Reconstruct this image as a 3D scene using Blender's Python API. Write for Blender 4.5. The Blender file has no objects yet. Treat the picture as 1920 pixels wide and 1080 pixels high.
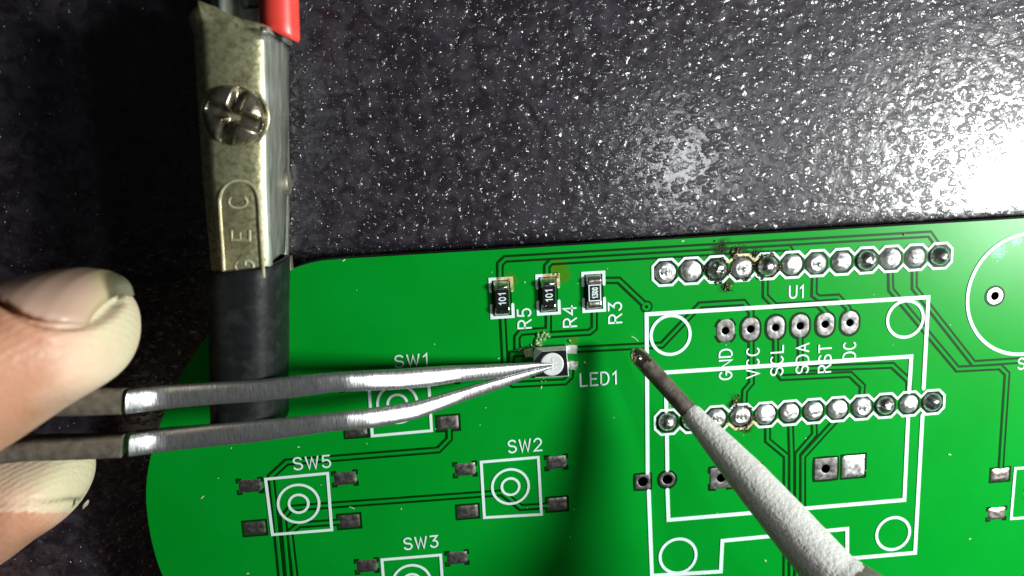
import bpy, bmesh, math, random
import numpy as np
from mathutils import Vector, Matrix, noise as mnoise
random.seed(7)
rng = np.random.default_rng(7)
SC = bpy.context.scene
COL = SC.collection
SC.unit_settings.system = 'METRIC'
SC.unit_settings.scale_length = 0.001          # one unit is a millimetre

# ------------------------------------------------------------------ camera
F = 1500.0                                      # focal length in photo pixels
CAM = np.array([-35.1154, 28.2885, 75.0579])    # mm, board face is z = 0
RC = np.array([[0.994915, -0.045466, 0.08987], [0.060641, 0.982862, -0.174086], [-0.080414, 0.17865, 0.980621]])
cam = bpy.data.cameras.new('camera')
cam.sensor_width = 36.0
cam.lens = F / 1920 * 36
cam.clip_start = 1.0
cam.clip_end = 5000.0
cam.dof.use_dof = True
cam.dof.focus_distance = 77.0
cam.dof.aperture_fstop = cam.lens * 1e-3 / 0.85
camo = bpy.data.objects.new('camera', cam)
m = Matrix([[RC[j][i] for j in range(3)] for i in range(3)]).to_4x4()
m.translation = Vector(CAM)
camo.matrix_world = m
COL.objects.link(camo)
SC.camera = camo

# ------------------------------------------------------------------ light
w = bpy.data.worlds.new('World')
SC.world = w
w.use_nodes = True
w.node_tree.nodes['Background'].inputs[0].default_value = (0.80, 0.92, 1.0, 1)
w.node_tree.nodes['Background'].inputs[1].default_value = 0.026

def lamp(name, loc, target, size, watts, colour):
    l = bpy.data.lights.new(name, 'AREA')
    l.shape = 'DISK'
    l.size = size
    l.energy = watts
    l.color = colour
    o = bpy.data.objects.new(name, l)
    o.location = loc
    o.rotation_euler = (Vector(target) - Vector(loc)).to_track_quat('-Z', 'Y').to_euler()
    COL.objects.link(o)
lamp('desk_lamp', (111.8, 12.6, 110), (0, 10, 0), 36, 5.0e5, (0.97, 1.0, 0.97))
lamp('ceiling_lamp', (13.9, 22.4, 75), (-10, 20, 0), 4.6, 1.1e4, (0.95, 0.98, 1.0))
SC.view_settings.view_transform = 'Standard'
SC.view_settings.look = 'None'
SC.view_settings.exposure = 0
SC.view_settings.gamma = 1

# ------------------------------------------------------------------ helpers
def at(px, py, z=0.0):
    """the point of the plane at height z that stands at this photo pixel"""
    d = RC.T @ np.array([(px - 960) / F, -(py - 540) / F, -1.0])
    return CAM + d * ((z - CAM[2]) / d[2])

def pix(P):
    q = (np.asarray(P) - CAM) @ RC.T
    return np.c_[960 + F * q[:, 0] / -q[:, 2], 540 - F * q[:, 1] / -q[:, 2]]

def mmpx(z):
    return (CAM[2] - z) / F

class MB:
    def __init__(s):
        s.v = []; s.f = []; s.mi = []; s.sm = []
    def add(s, vs, fs, mi=0, smooth=False):
        k = len(s.v)
        s.v.extend([tuple(map(float, p)) for p in vs])
        for f in fs:
            s.f.append([i + k for i in f]); s.mi.append(mi); s.sm.append(smooth)
    def build(s, name, mats, parent=None):
        me = bpy.data.meshes.new(name)
        me.from_pydata(s.v, [], s.f)
        for mm in (mats if isinstance(mats, (list, tuple)) else [mats]):
            me.materials.append(mm)
        me.polygons.foreach_set('material_index', s.mi)
        me.polygons.foreach_set('use_smooth', s.sm)
        me.update()
        return link(name, me, parent)

def link(name, me, parent=None):
    o = bpy.data.objects.new(name, me)
    COL.objects.link(o)
    if parent is not None:
        o.parent = parent
        o.matrix_parent_inverse = Matrix.Translation(-Vector(WORLDLOC.get(parent.name, (0, 0, 0))))
    return o

WORLDLOC = {}
def thing(name, label, cat, loc=(0, 0, 0)):
    o = bpy.data.objects.new(name, None)
    o.empty_display_size = 3
    o.location = loc
    COL.objects.link(o)
    WORLDLOC[o.name] = tuple(map(float, loc))
    o['label'] = label; o['category'] = cat
    return o

def loft(mb, rings, closed=True, cap0=False, cap1=False, mi=0, smooth=True):
    n = len(rings[0]); vs = [p for r in rings for p in r]; fs = []
    for i in range(len(rings) - 1):
        for j in range(n if closed else n - 1):
            a, b = i * n + j, i * n + (j + 1) % n
            fs.append([a, b, b + n, a + n])
    mb.add(vs, fs, mi, smooth)
    if cap0: mb.add(rings[0], [list(range(n))[::-1]], mi, False)
    if cap1: mb.add(rings[-1], [list(range(n))], mi, False)

def offset_line(pts, d, closed=False):
    P = np.asarray(pts, float)[:, :2]; n = len(P); out = []
    for i in range(n):
        a = P[(i - 1) % n] if (closed or i > 0) else None
        b = P[(i + 1) % n] if (closed or i < n - 1) else None
        t0 = (P[i] - a) / (np.linalg.norm(P[i] - a) + 1e-9) if a is not None else None
        t1 = (b - P[i]) / (np.linalg.norm(b - P[i]) + 1e-9) if b is not None else None
        if t0 is None: t0 = t1
        if t1 is None: t1 = t0
        n0 = np.array([-t0[1], t0[0]]); n1 = np.array([-t1[1], t1[0]])
        mdir = n0 + n1; L = np.linalg.norm(mdir)
        mdir = n0 if L < 1e-6 else mdir / L
        k = max(mdir @ n0, 0.45)
        out.append(P[i] + mdir * d / k)
    return np.array(out)

def ribbon(mb, pts, width, z, h=0.0, mi=0, closed=False, round_ends=True, bevel=0.0, wobble=0.0):
    """a flat printed or raised line; with h it gets side skirts"""
    P = np.asarray(pts, float)[:, :2]
    if not closed and round_ends:
        e0 = P[0] - P[1]; e0 /= np.linalg.norm(e0) + 1e-9
        e1 = P[-1] - P[-2]; e1 /= np.linalg.norm(e1) + 1e-9
        r = width / 2
        caps0 = [P[0] + r * (math.cos(a) * e0 + math.sin(a) * np.array([-e0[1], e0[0]])) for a in np.linspace(-math.pi / 2, math.pi / 2, 7)]
        caps1 = [P[-1] + r * (math.cos(a) * e1 + math.sin(a) * np.array([-e1[1], e1[0]])) for a in np.linspace(-math.pi / 2, math.pi / 2, 7)]
    Lf = offset_line(P, width / 2, closed); Rt = offset_line(P, -width / 2, closed)
    if wobble:
        Lf = Lf + rng.normal(0, wobble, Lf.shape); Rt = Rt + rng.normal(0, wobble, Rt.shape)
    n = len(P); rows = []
    if h > 0:
        Lo = offset_line(P, width / 2 + bevel, closed); Ro = offset_line(P, -width / 2 - bevel, closed)
        for i in range(n):
            rows += [(*Lo[i], z), (*Lf[i], z + h), (*Rt[i], z + h), (*Ro[i], z)]
        k = 4
    else:
        for i in range(n):
            rows += [(*Lf[i], z), (*Rt[i], z)]
        k = 2
    fs = []
    for i in range(n if closed else n - 1):
        j = (i + 1) % n
        for c in range(k - 1):
            fs.append([i * k + c, i * k + c + 1, j * k + c + 1, j * k + c])
    mb.add(rows, fs, mi, False)
    if not closed and round_ends:
        for cp in (caps0, caps1):
            top = [(*p, z + h) for p in cp]
            mb.add(top, [list(range(len(top)))], mi)
            if h > 0:
                low = [(*p, z) for p in cp]
                mm = len(cp)
                mb.add(top + low, [[i, i + mm, i + mm + 1, i + 1] for i in range(mm - 1)], mi)

def circle_pts(c, r, n=48):
    return [(c[0] + r * math.cos(2 * math.pi * i / n), c[1] + r * math.sin(2 * math.pi * i / n)) for i in range(n)]

def dens(pts, step=0.6):
    P = np.asarray(pts, float); out = [P[0]]
    for a, b in zip(P[:-1], P[1:]):
        k = max(1, int(np.linalg.norm(b - a) / step))
        out += [a + (b - a) * i / k for i in range(1, k + 1)]
    return np.array(out)

# ------------------------------------------------------------------ materials
def nodes(mat):
    mat.use_nodes = True
    nt = mat.node_tree
    return nt, nt.nodes, nt.links, nt.nodes['Principled BSDF']

def mat(name, base, rough=0.5, metal=0.0, spec=0.5, col2=None, nscale=1.0, ndetail=4, ramp=(0.35, 0.65), bump=0.0, bscale=2.0, bdist=0.1,
        stretch=(1, 1, 1), rvar=0.0, coat=0.0, sss=0.0, sssr=(1, .4, .2), bdetail=4, trans=0.0):
    mt = bpy.data.materials.new(name)
    nt, N, L, B = nodes(mt)
    B.inputs['Base Color'].default_value = (*base, 1)
    B.inputs['Roughness'].default_value = rough
    B.inputs['Metallic'].default_value = metal
    B.inputs['Specular IOR Level'].default_value = spec
    if coat:
        B.inputs['Coat Weight'].default_value = coat; B.inputs['Coat Roughness'].default_value = 0.08
    if sss:
        B.inputs['Subsurface Weight'].default_value = sss
        B.inputs['Subsurface Radius'].default_value = sssr
        B.inputs['Subsurface Scale'].default_value = 1.0
    if trans: B.inputs['Transmission Weight'].default_value = trans
    tc = N.new('ShaderNodeTexCoord'); mp = N.new('ShaderNodeMapping')
    mp.inputs['Scale'].default_value = stretch
    L.new(tc.outputs['Object'], mp.inputs[0])
    if col2 is not None:
        n = N.new('ShaderNodeTexNoise'); n.inputs['Scale'].default_value = nscale; n.inputs['Detail'].default_value = ndetail
        L.new(mp.outputs[0], n.inputs[0])
        r = N.new('ShaderNodeValToRGB')
        r.color_ramp.elements[0].position = ramp[0]; r.color_ramp.elements[1].position = ramp[1]
        r.color_ramp.elements[0].color = (*base, 1); r.color_ramp.elements[1].color = (*col2, 1)
        L.new(n.outputs['Fac'], r.inputs[0]); L.new(r.outputs[0], B.inputs['Base Color'])
    if rvar:
        n = N.new('ShaderNodeTexNoise'); n.inputs['Scale'].default_value = nscale * 1.7; n.inputs['Detail'].default_value = 5
        L.new(mp.outputs[0], n.inputs[0])
        mr = N.new('ShaderNodeMapRange')
        mr.inputs['From Min'].default_value = 0.3; mr.inputs['From Max'].default_value = 0.7
        mr.inputs['To Min'].default_value = max(0.02, rough - rvar); mr.inputs['To Max'].default_value = min(1, rough + rvar)
        L.new(n.outputs['Fac'], mr.inputs[0]); L.new(mr.outputs[0], B.inputs['Roughness'])
    if bump:
        n = N.new('ShaderNodeTexNoise'); n.inputs['Scale'].default_value = bscale; n.inputs['Detail'].default_value = bdetail
        L.new(mp.outputs[0], n.inputs[0])
        b = N.new('ShaderNodeBump'); b.inputs['Strength'].default_value = bump; b.inputs['Distance'].default_value = bdist
        L.new(n.outputs['Fac'], b.inputs['Height']); L.new(b.outputs[0], B.inputs['Normal'])
    return mt

M = {}
M['mask'] = mat('green_solder_mask', (0.0003, 0.262, 0.017), 0.30, spec=0.13, col2=(0.0006, 0.285, 0.022), nscale=0.12, bump=0.03, bscale=1.5, bdist=0.05)
M['groove'] = mat('bare_laminate_gap', (0.0010, 0.030, 0.0025), 0.4, spec=0.12)
M['core'] = mat('laminate_edge', (0.03, 0.075, 0.03), 0.6, col2=(0.012, 0.04, 0.015), nscale=2)
M['silk'] = mat('white_silkscreen_ink', (0.70, 0.87, 0.87), 0.6, spec=0.2, col2=(0.70, 0.82, 0.79), nscale=0.8)
M['silk_burnt'] = mat('scorched_silkscreen_ink', (0.66, 0.62, 0.35), 0.6, spec=0.25, col2=(0.22, 0.14, 0.05), nscale=1.6, ramp=(0.45, 0.7))
M['tin'] = mat('tinned_copper', (0.60, 0.55, 0.50), 0.37, metal=1.0, col2=(0.45, 0.415, 0.375), nscale=1.6, rvar=0.08, bump=0.13, bscale=1.6, bdist=0.16)
M['tin_matte'] = mat('matte_tinned_copper', (0.30, 0.295, 0.285), 0.50, metal=1.0, col2=(0.13, 0.127, 0.12), nscale=1.7, ndetail=6, ramp=(0.36, 0.62), rvar=0.1, bump=0.14, bscale=1.6, bdist=0.16)
M['solder_gloss'] = mat('glossy_solder', (0.62, 0.60, 0.56), 0.16, metal=1.0, col2=(0.10, 0.085, 0.06), nscale=1.3, ndetail=3, ramp=(0.40, 0.70), bump=0.5, bscale=1.5, bdist=0.2)
M['solder_mid'] = mat('grey_solder', (0.70, 0.70, 0.69), 0.30, metal=1.0, col2=(0.45, 0.44, 0.43), nscale=1.8, rvar=0.1, bump=0.25, bscale=1.3, bdist=0.2)
M['solder'] = mat('solder', (0.92, 0.92, 0.92), 0.46, metal=1.0, col2=(0.66, 0.65, 0.64), nscale=1.6, rvar=0.12, bump=0.2, bscale=1.1, bdist=0.22)
M['solder_dull'] = mat('dull_solder', (0.50, 0.50, 0.48), 0.33, metal=1.0, col2=(0.22, 0.21, 0.20), nscale=2.2, rvar=0.15, bump=0.7, bscale=1.9, bdist=0.25)
M['black'] = mat('black_epoxy_and_hole_shade', (0.008, 0.008, 0.010), 0.32, spec=0.4, bump=0.1, bscale=6, bdist=0.03)
M['resist'] = mat('resistor_glaze', (0.010, 0.009, 0.010), 0.30, spec=0.4)
M['white_plastic'] = mat('white_led_housing', (0.72, 0.74, 0.70), 0.42, col2=(0.45, 0.44, 0.36), nscale=1.1, ramp=(0.5, 0.75))
M['lens'] = mat('milky_resin', (0.62, 0.64, 0.63), 0.28, sss=0.35, sssr=(.6, .6, .6), col2=(0.74, 0.76, 0.75), nscale=1.3)
M['steel'] = mat('ground_steel', (0.66, 0.67, 0.67), 0.31, metal=0.9, col2=(0.52, 0.52, 0.53), nscale=2.4, stretch=(4.0, 0.35, 0.35), rvar=0.09, bump=0.26, bscale=2.2, bdist=0.09)
M['steel_dull'] = mat('dull_oxidised_steel', (0.26, 0.235, 0.195), 0.50, metal=0.5, col2=(0.16, 0.14, 0.11), nscale=1.4, rvar=0.12, bump=0.25, bscale=3, bdist=0.06)
M['clip'] = mat('tarnished_nickel', (0.42, 0.42, 0.25), 0.36, metal=0.62, col2=(0.22, 0.185, 0.095), nscale=2.2, ndetail=10, ramp=(0.42, 0.72), rvar=0.14, bump=0.22, bscale=2.2, bdist=0.12, bdetail=8)
M['clip_side'] = mat('bright_nickel', (0.43, 0.46, 0.405), 0.40, metal=0.55, col2=(0.25, 0.265, 0.21), nscale=0.8, ndetail=8, rvar=0.12, stretch=(1, .35, 1), bump=0.18, bscale=1.6, bdist=0.1)
M['clip_edge'] = mat('rubbed_nickel', (0.80, 0.76, 0.55), 0.38, metal=0.5, col2=(0.50, 0.43, 0.25), nscale=1.5, ndetail=6)
M['screw'] = mat('dark_screw_steel', (0.44, 0.40, 0.31), 0.28, metal=0.9, col2=(0.12, 0.08, 0.04), nscale=0.9, ndetail=7, ramp=(0.42, 0.66), rvar=0.12, bump=0.3, bscale=1.7, bdist=0.12)
M['rubber'] = mat('black_heat_shrink', (0.008, 0.0105, 0.011), 0.50, spec=0.2, col2=(0.026, 0.030, 0.030), nscale=0.9, ndetail=10, ramp=(0.5, 0.8), rvar=0.12, bump=0.3, bscale=1.1, bdist=0.15, bdetail=8)
M['rubber_rim'] = mat('cut_heat_shrink_edge', (0.10, 0.10, 0.09), 0.5)
M['red'] = mat('red_vinyl', (0.86, 0.075, 0.055), 0.36, spec=0.5, col2=(0.80, 0.06, 0.045), nscale=0.5, sss=0.12, sssr=(1, .2, .1), bump=0.08, bscale=1.0, bdist=0.1)
M['iron_grey'] = mat('sandy_grey_oxide', (0.62, 0.62, 0.585), 0.55, metal=0.0, spec=0.5, col2=(0.54, 0.535, 0.51), nscale=1.4, ndetail=8, bump=0.7, bscale=3.3, bdist=0.15, bdetail=2)
M['iron_dark'] = mat('dark_oxide', (0.18, 0.16, 0.13), 0.52, metal=0.2, col2=(0.085, 0.07, 0.052), nscale=1.0, ndetail=6, bump=0.5, bscale=2.4, bdist=0.14)
M['iron_tip'] = mat('tinned_burnt_tip', (0.56, 0.45, 0.33), 0.15, metal=0.95, col2=(0.07, 0.04, 0.022), nscale=1.1, ndetail=4, ramp=(0.50, 0.70), bump=0.3, bscale=1.2, bdist=0.3)
M['bead'] = mat('molten_solder', (0.85, 0.82, 0.78), 0.2, metal=1.0, bump=0.2, bscale=2.0, bdist=0.1)
M['flux'] = mat('burnt_flux', (0.05, 0.026, 0.008), 0.25, spec=0.6, col2=(0.008, 0.006, 0.004), nscale=3.0)
M['flux_gold'] = mat('amber_flux', (0.30, 0.21, 0.05), 0.22, spec=0.6, col2=(0.10, 0.06, 0.015), nscale=3.0)
M['flux_pale'] = mat('pale_flux', (0.20, 0.40, 0.14), 0.28, spec=0.6, col2=(0.05, 0.22, 0.05), nscale=2.0)
M['lint'] = mat('white_lint', (0.45, 0.72, 0.45), 0.7)
M['nail_edge'] = mat('nail_edge', (0.5, 0.48, 0.34), 0.4)

def stain(spots, material, colour, noise_scale, lo, hi):
    # soft discoloured patches on the solder mask: (x, y, radius) in mm
    nt, N, L, B = nodes(material)
    tc = N.new('ShaderNodeTexCoord'); n = N.new('ShaderNodeTexNoise'); n.inputs['Scale'].default_value = noise_scale; n.inputs['Detail'].default_value = 6
    L.new(tc.outputs['Object'], n.inputs[0])
    acc = None
    for x, y, rad in spots:
        d = N.new('ShaderNodeVectorMath'); d.operation = 'DISTANCE'; d.inputs[1].default_value = (x, y, 0)
        L.new(tc.outputs['Object'], d.inputs[0])
        mr = N.new('ShaderNodeMapRange'); mr.inputs['From Min'].default_value = rad; mr.inputs['From Max'].default_value = 0
        L.new(d.outputs['Value'], mr.inputs[0])
        if acc is None: acc = mr.outputs[0]
        else:
            mx = N.new('ShaderNodeMath'); mx.operation = 'MAXIMUM'; L.new(acc, mx.inputs[0]); L.new(mr.outputs[0], mx.inputs[1]); acc = mx.outputs[0]
    ad = N.new('ShaderNodeMath'); ad.operation = 'MULTIPLY_ADD'; ad.inputs[1].default_value = 0.7
    L.new(acc, ad.inputs[0]); L.new(n.outputs['Fac'], ad.inputs[2])
    f = N.new('ShaderNodeMapRange'); f.inputs['From Min'].default_value = lo; f.inputs['From Max'].default_value = hi
    L.new(ad.outputs[0], f.inputs[0])
    old = B.inputs['Base Color'].links[0].from_socket
    mix = N.new('ShaderNodeMix'); mix.data_type = 'RGBA'; mix.inputs['B'].default_value = (*colour, 1)
    L.new(f.outputs[0], mix.inputs['Factor']); L.new(old, mix.inputs['A']); L.new(mix.outputs['Result'], B.inputs['Base Color'])
P2 = lambda x, y, rr: (float(at(x, y)[0]), float(at(x, y)[1]), rr)
stain([P2(1352, 466, 1.5), P2(1385, 480, 1.6), P2(1420, 478, 1.2), P2(1362, 535, 1.2), P2(1378, 756, 1.3), P2(1398, 800, 1.2)], M['mask'], (0.012, 0.045, 0.006), 1.4, 0.68, 1.0)
stain([P2(957, 524, 1.1), P2(1048, 500, 1.5), P2(1055, 520, 1.2), P2(1076, 638, .8)], M['mask'], (0.05, 0.20, 0.006), 1.0, 0.70, 1.0)
stain([P2(1872, 470, 2.2), P2(1905, 452, 1.6)], M['mask'], (0.12, 0.52, 0.25), 4.5, 0.92, 1.06)

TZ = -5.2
GLARE1 = (float(at(1280, 312, TZ)[0]), float(at(1280, 312, TZ)[1]), 3.6)  # spots where the grain is flattened for the lamps' glare
GLARE2 = (float(at(1930, 375, TZ)[0]), float(at(1930, 375, TZ)[1]), 13.0)
def table_material():
    mt = bpy.data.materials.new('textured_black_plastic')
    nt, N, L, B = nodes(mt)
    tc = N.new('ShaderNodeTexCoord')
    B.inputs['Roughness'].default_value = 0.36
    B.inputs['Specular IOR Level'].default_value = 0.17
    B.inputs['Coat Weight'].default_value = 1.0
    B.inputs['Coat Roughness'].default_value = 0.22
    n0 = N.new('ShaderNodeTexNoise'); n0.inputs['Scale'].default_value = 0.7; n0.inputs['Detail'].default_value = 6; n0.inputs['Distortion'].default_value = 0.8
    L.new(tc.outputs['Object'], n0.inputs[0])
    r = N.new('ShaderNodeValToRGB')
    r.color_ramp.elements[0].color = (0.015, 0.011, 0.017, 1); r.color_ramp.elements[1].color = (0.056, 0.050, 0.062, 1)
    r.color_ramp.elements[0].position = 0.38; r.color_ramp.elements[1].position = 0.78
    L.new(n0.outputs['Fac'], r.inputs[0]); L.new(r.outputs[0], B.inputs['Base Color'])
    # scattered oval grains moulded into a nearly smooth glossy skin
    def dome(scale, rad, seed, height, rmin):
        wob = N.new('ShaderNodeTexNoise'); wob.noise_dimensions = '2D'; wob.inputs['Scale'].default_value = scale * 1.5; wob.inputs['Detail'].default_value = 2
        L.new(tc.outputs['Object'], wob.inputs['Vector'])
        mx = N.new('ShaderNodeVectorMath'); mx.operation = 'MULTIPLY_ADD'
        k = 0.60 / scale
        mx.inputs[1].default_value = (k, k, 0)
        L.new(wob.outputs['Color'], mx.inputs[0]); L.new(tc.outputs['Object'], mx.inputs[2])
        mp = N.new('ShaderNodeMapping'); mp.inputs['Location'].default_value = (seed, seed * 2, 0); mp.inputs['Rotation'].default_value = (0, 0, math.radians(-28)); mp.inputs['Scale'].default_value = (1, 1.45, 1)
        L.new(mx.outputs[0], mp.inputs[0])
        v = N.new('ShaderNodeTexVoronoi'); v.voronoi_dimensions = '2D'; v.inputs['Scale'].default_value = scale
        L.new(mp.outputs[0], v.inputs['Vector'])
        sp = N.new('ShaderNodeSeparateColor'); L.new(v.outputs['Color'], sp.inputs[0])
        rr = N.new('ShaderNodeMapRange'); rr.inputs['To Min'].default_value = rad * rmin; rr.inputs['To Max'].default_value = rad * 1.15
        L.new(sp.outputs[0], rr.inputs[0])
        d = N.new('ShaderNodeMath'); d.operation = 'DIVIDE'; L.new(v.outputs['Distance'], d.inputs[0]); L.new(rr.outputs[0], d.inputs[1])
        q = N.new('ShaderNodeMath'); q.operation = 'MULTIPLY'; L.new(d.outputs[0], q.inputs[0]); L.new(d.outputs[0], q.inputs[1])
        o = N.new('ShaderNodeMath'); o.operation = 'SUBTRACT'; o.inputs[0].default_value = 1; o.use_clamp = True; L.new(q.outputs[0], o.inputs[1])
        h = N.new('ShaderNodeMath'); h.operation = 'MULTIPLY'; L.new(o.outputs[0], h.inputs[0]); L.new(rr.outputs[0], h.inputs[1])
        h2 = N.new('ShaderNodeMapRange'); h2.inputs['To Min'].default_value = height * .45; h2.inputs['To Max'].default_value = height * 1.2
        L.new(sp.outputs[1], h2.inputs[0])
        g = N.new('ShaderNodeMath'); g.operation = 'MULTIPLY'; L.new(h.outputs[0], g.inputs[0]); L.new(h2.outputs[0], g.inputs[1])
        return g
    d1 = dome(0.74, 0.54, 0.0, 0.30, 0.40); d2 = dome(1.25, 0.36, 7.3, 0.28, 0.30)
    n1 = N.new('ShaderNodeTexNoise'); n1.inputs['Scale'].default_value = 0.9; n1.inputs['Detail'].default_value = 4
    L.new(tc.outputs['Object'], n1.inputs[0])
    b = N.new('ShaderNodeMath'); b.operation = 'ADD'
    L.new(d1.outputs[0], b.inputs[0]); L.new(d2.outputs[0], b.inputs[1])
    # two added flat spots in the moulded grain, shaped to give clean lamp glare
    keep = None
    for cx, cy, rad in (GLARE1, GLARE2):
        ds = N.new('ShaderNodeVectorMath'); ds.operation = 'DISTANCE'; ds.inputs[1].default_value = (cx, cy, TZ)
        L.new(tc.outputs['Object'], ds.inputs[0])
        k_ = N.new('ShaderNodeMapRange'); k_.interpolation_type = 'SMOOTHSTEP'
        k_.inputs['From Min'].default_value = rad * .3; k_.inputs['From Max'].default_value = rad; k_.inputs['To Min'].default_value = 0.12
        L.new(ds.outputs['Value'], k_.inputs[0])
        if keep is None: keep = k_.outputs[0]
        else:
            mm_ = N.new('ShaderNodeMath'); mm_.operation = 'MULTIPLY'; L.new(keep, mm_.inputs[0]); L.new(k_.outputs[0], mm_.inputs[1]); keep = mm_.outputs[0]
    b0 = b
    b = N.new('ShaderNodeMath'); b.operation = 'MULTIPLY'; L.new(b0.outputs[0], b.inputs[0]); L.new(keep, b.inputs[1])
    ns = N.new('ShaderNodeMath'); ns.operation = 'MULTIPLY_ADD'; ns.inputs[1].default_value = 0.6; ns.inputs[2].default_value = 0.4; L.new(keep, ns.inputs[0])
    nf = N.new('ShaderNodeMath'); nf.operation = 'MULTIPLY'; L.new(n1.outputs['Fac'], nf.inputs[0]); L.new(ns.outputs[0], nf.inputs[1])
    c = N.new('ShaderNodeMath'); c.operation = 'MULTIPLY_ADD'; c.inputs[1].default_value = 0.07
    L.new(nf.outputs[0], c.inputs[0]); L.new(b.outputs[0], c.inputs[2])
    bp = N.new('ShaderNodeBump'); bp.inputs['Strength'].default_value = 1.0; bp.inputs['Distance'].default_value = 1.0
    L.new(c.outputs[0], bp.inputs['Height']); L.new(bp.outputs[0], B.inputs['Coat Normal'])
    b2 = N.new('ShaderNodeBump'); b2.inputs['Strength'].default_value = 0.5; b2.inputs['Distance'].default_value = 0.10
    L.new(n1.outputs['Fac'], b2.inputs['Height']); L.new(b2.outputs[0], B.inputs['Normal'])
    return mt

def skin_material():
    mt = bpy.data.materials.new('skin')
    nt, N, L, B = nodes(mt)
    B.inputs['Roughness'].default_value = 0.46
    B.inputs['Specular IOR Level'].default_value = 0.35
    B.inputs['Subsurface Weight'].default_value = 0.5
    B.inputs['Subsurface Radius'].default_value = (1.6, 0.65, 0.32)
    B.inputs['Subsurface Scale'].default_value = 0.9
    at_ = N.new('ShaderNodeAttribute'); at_.attribute_name = 'blanch'
    tc = N.new('ShaderNodeTexCoord')
    n = N.new('ShaderNodeTexNoise'); n.inputs['Scale'].default_value = 0.28; n.inputs['Detail'].default_value = 5
    L.new(tc.outputs['Object'], n.inputs[0])
    ad = N.new('ShaderNodeMath'); ad.operation = 'MULTIPLY_ADD'; ad.inputs[1].default_value = 0.55
    L.new(n.outputs['Fac'], ad.inputs[0]); L.new(at_.outputs['Fac'], ad.inputs[2])
    r = N.new('ShaderNodeValToRGB')
    e = r.color_ramp.elements
    e[0].position = 0.35; e[0].color = (0.64, 0.33, 0.21, 1)
    e[1].position = 1.35; e[1].color = (0.74, 0.665, 0.45, 1)
    e2 = e.new(0.65); e2.color = (0.80, 0.555, 0.41, 1)
    e[-1].position = 1.0
    L.new(ad.outputs[0], r.inputs[0])
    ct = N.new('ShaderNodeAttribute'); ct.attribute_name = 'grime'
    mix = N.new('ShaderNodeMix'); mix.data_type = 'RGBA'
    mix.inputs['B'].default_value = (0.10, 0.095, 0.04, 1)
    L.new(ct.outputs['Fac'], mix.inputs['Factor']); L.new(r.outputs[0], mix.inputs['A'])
    L.new(mix.outputs['Result'], B.inputs['Base Color'])
    v = N.new('ShaderNodeTexVoronoi'); v.inputs['Scale'].default_value = 2.4
    L.new(tc.outputs['Object'], v.inputs['Vector'])
    n2 = N.new('ShaderNodeTexNoise'); n2.inputs['Scale'].default_value = 1.2; n2.inputs['Detail'].default_value = 6
    L.new(tc.outputs['Object'], n2.inputs[0])
    wv = N.new('ShaderNodeTexWave'); wv.inputs['Scale'].default_value = 0.62; wv.inputs['Distortion'].default_value = 5.0; wv.inputs['Detail'].default_value = 2; wv.inputs['Detail Scale'].default_value = 0.25
    wm = N.new('ShaderNodeMapping'); wm.inputs['Rotation'].default_value = (0.3, 0.2, 0.9); L.new(tc.outputs['Object'], wm.inputs[0]); L.new(wm.outputs[0], wv.inputs[0])
    w2 = N.new('ShaderNodeMath'); w2.operation = 'MULTIPLY_ADD'; w2.inputs[1].default_value = 0.55; L.new(wv.outputs['Fac'], w2.inputs[0]); L.new(v.outputs['Distance'], w2.inputs[2])
    s = N.new('ShaderNodeMath'); s.operation = 'ADD'
    L.new(w2.outputs[0], s.inputs[0]); L.new(n2.outputs['Fac'], s.inputs[1])
    bp = N.new('ShaderNodeBump'); bp.inputs['Strength'].default_value = 0.30; bp.inputs['Distance'].default_value = 0.12
    L.new(s.outputs[0], bp.inputs['Height']); L.new(bp.outputs[0], B.inputs['Normal'])
    return mt

def nail_material():
    mt = bpy.data.materials.new('fingernail')
    nt, N, L, B = nodes(mt)
    B.inputs['Roughness'].default_value = 0.33
    B.inputs['Specular IOR Level'].default_value = 0.45
    B.inputs['Subsurface Weight'].default_value = 0.3
    B.inputs['Subsurface Radius'].default_value = (1.0, 0.4, 0.25)
    a = N.new('ShaderNodeAttribute'); a.attribute_name = 'free_edge'
    r = N.new('ShaderNodeValToRGB'); e = r.color_ramp.elements
    e[0].position = 0.0; e[0].color = (0.62, 0.395, 0.30, 1)
    e[1].position = 1.0; e[1].color = (0.24, 0.23, 0.16, 1)
    for p, c in ((0.62, (0.60, 0.41, 0.31)), (0.80, (0.56, 0.46, 0.27)), (0.87, (0.15, 0.13, 0.07)), (0.93, (0.13, 0.125, 0.075))):
        k = e.new(p); k.color = (*c, 1)
    L.new(a.outputs['Fac'], r.inputs[0]); L.new(r.outputs[0], B.inputs['Base Color'])
    tc = N.new('ShaderNodeTexCoord'); mp = N.new('ShaderNodeMapping'); mp.inputs['Scale'].default_value = (0.12, 1, 1)
    n = N.new('ShaderNodeTexNoise'); n.inputs['Scale'].default_value = 2.5
    L.new(tc.outputs['Object'], mp.inputs[0]); L.new(mp.outputs[0], n.inputs[0])
    bp = N.new('ShaderNodeBump'); bp.inputs['Strength'].default_value = 0.12; bp.inputs['Distance'].default_value = 0.1
    L.new(n.outputs['Fac'], bp.inputs['Height']); L.new(bp.outputs[0], B.inputs['Normal'])
    return mt

# ------------------------------------------------------------------ tabletop
TZ = -5.2
mb = MB()
mb.add([(-420, -320, TZ), (420, -320, TZ), (420, 380, TZ), (-420, 380, TZ), (-420, -320, TZ - 18), (420, -320, TZ - 18), (420, 380, TZ - 18), (-420, 380, TZ - 18)],
       [[0, 1, 2, 3], [7, 6, 5, 4], [0, 4, 5, 1], [1, 5, 6, 2], [2, 6, 7, 3], [3, 7, 4, 0]])
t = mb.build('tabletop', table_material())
t['kind'] = 'structure'; t['label'] = 'black pebbled plastic work surface under the circuit board'

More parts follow.
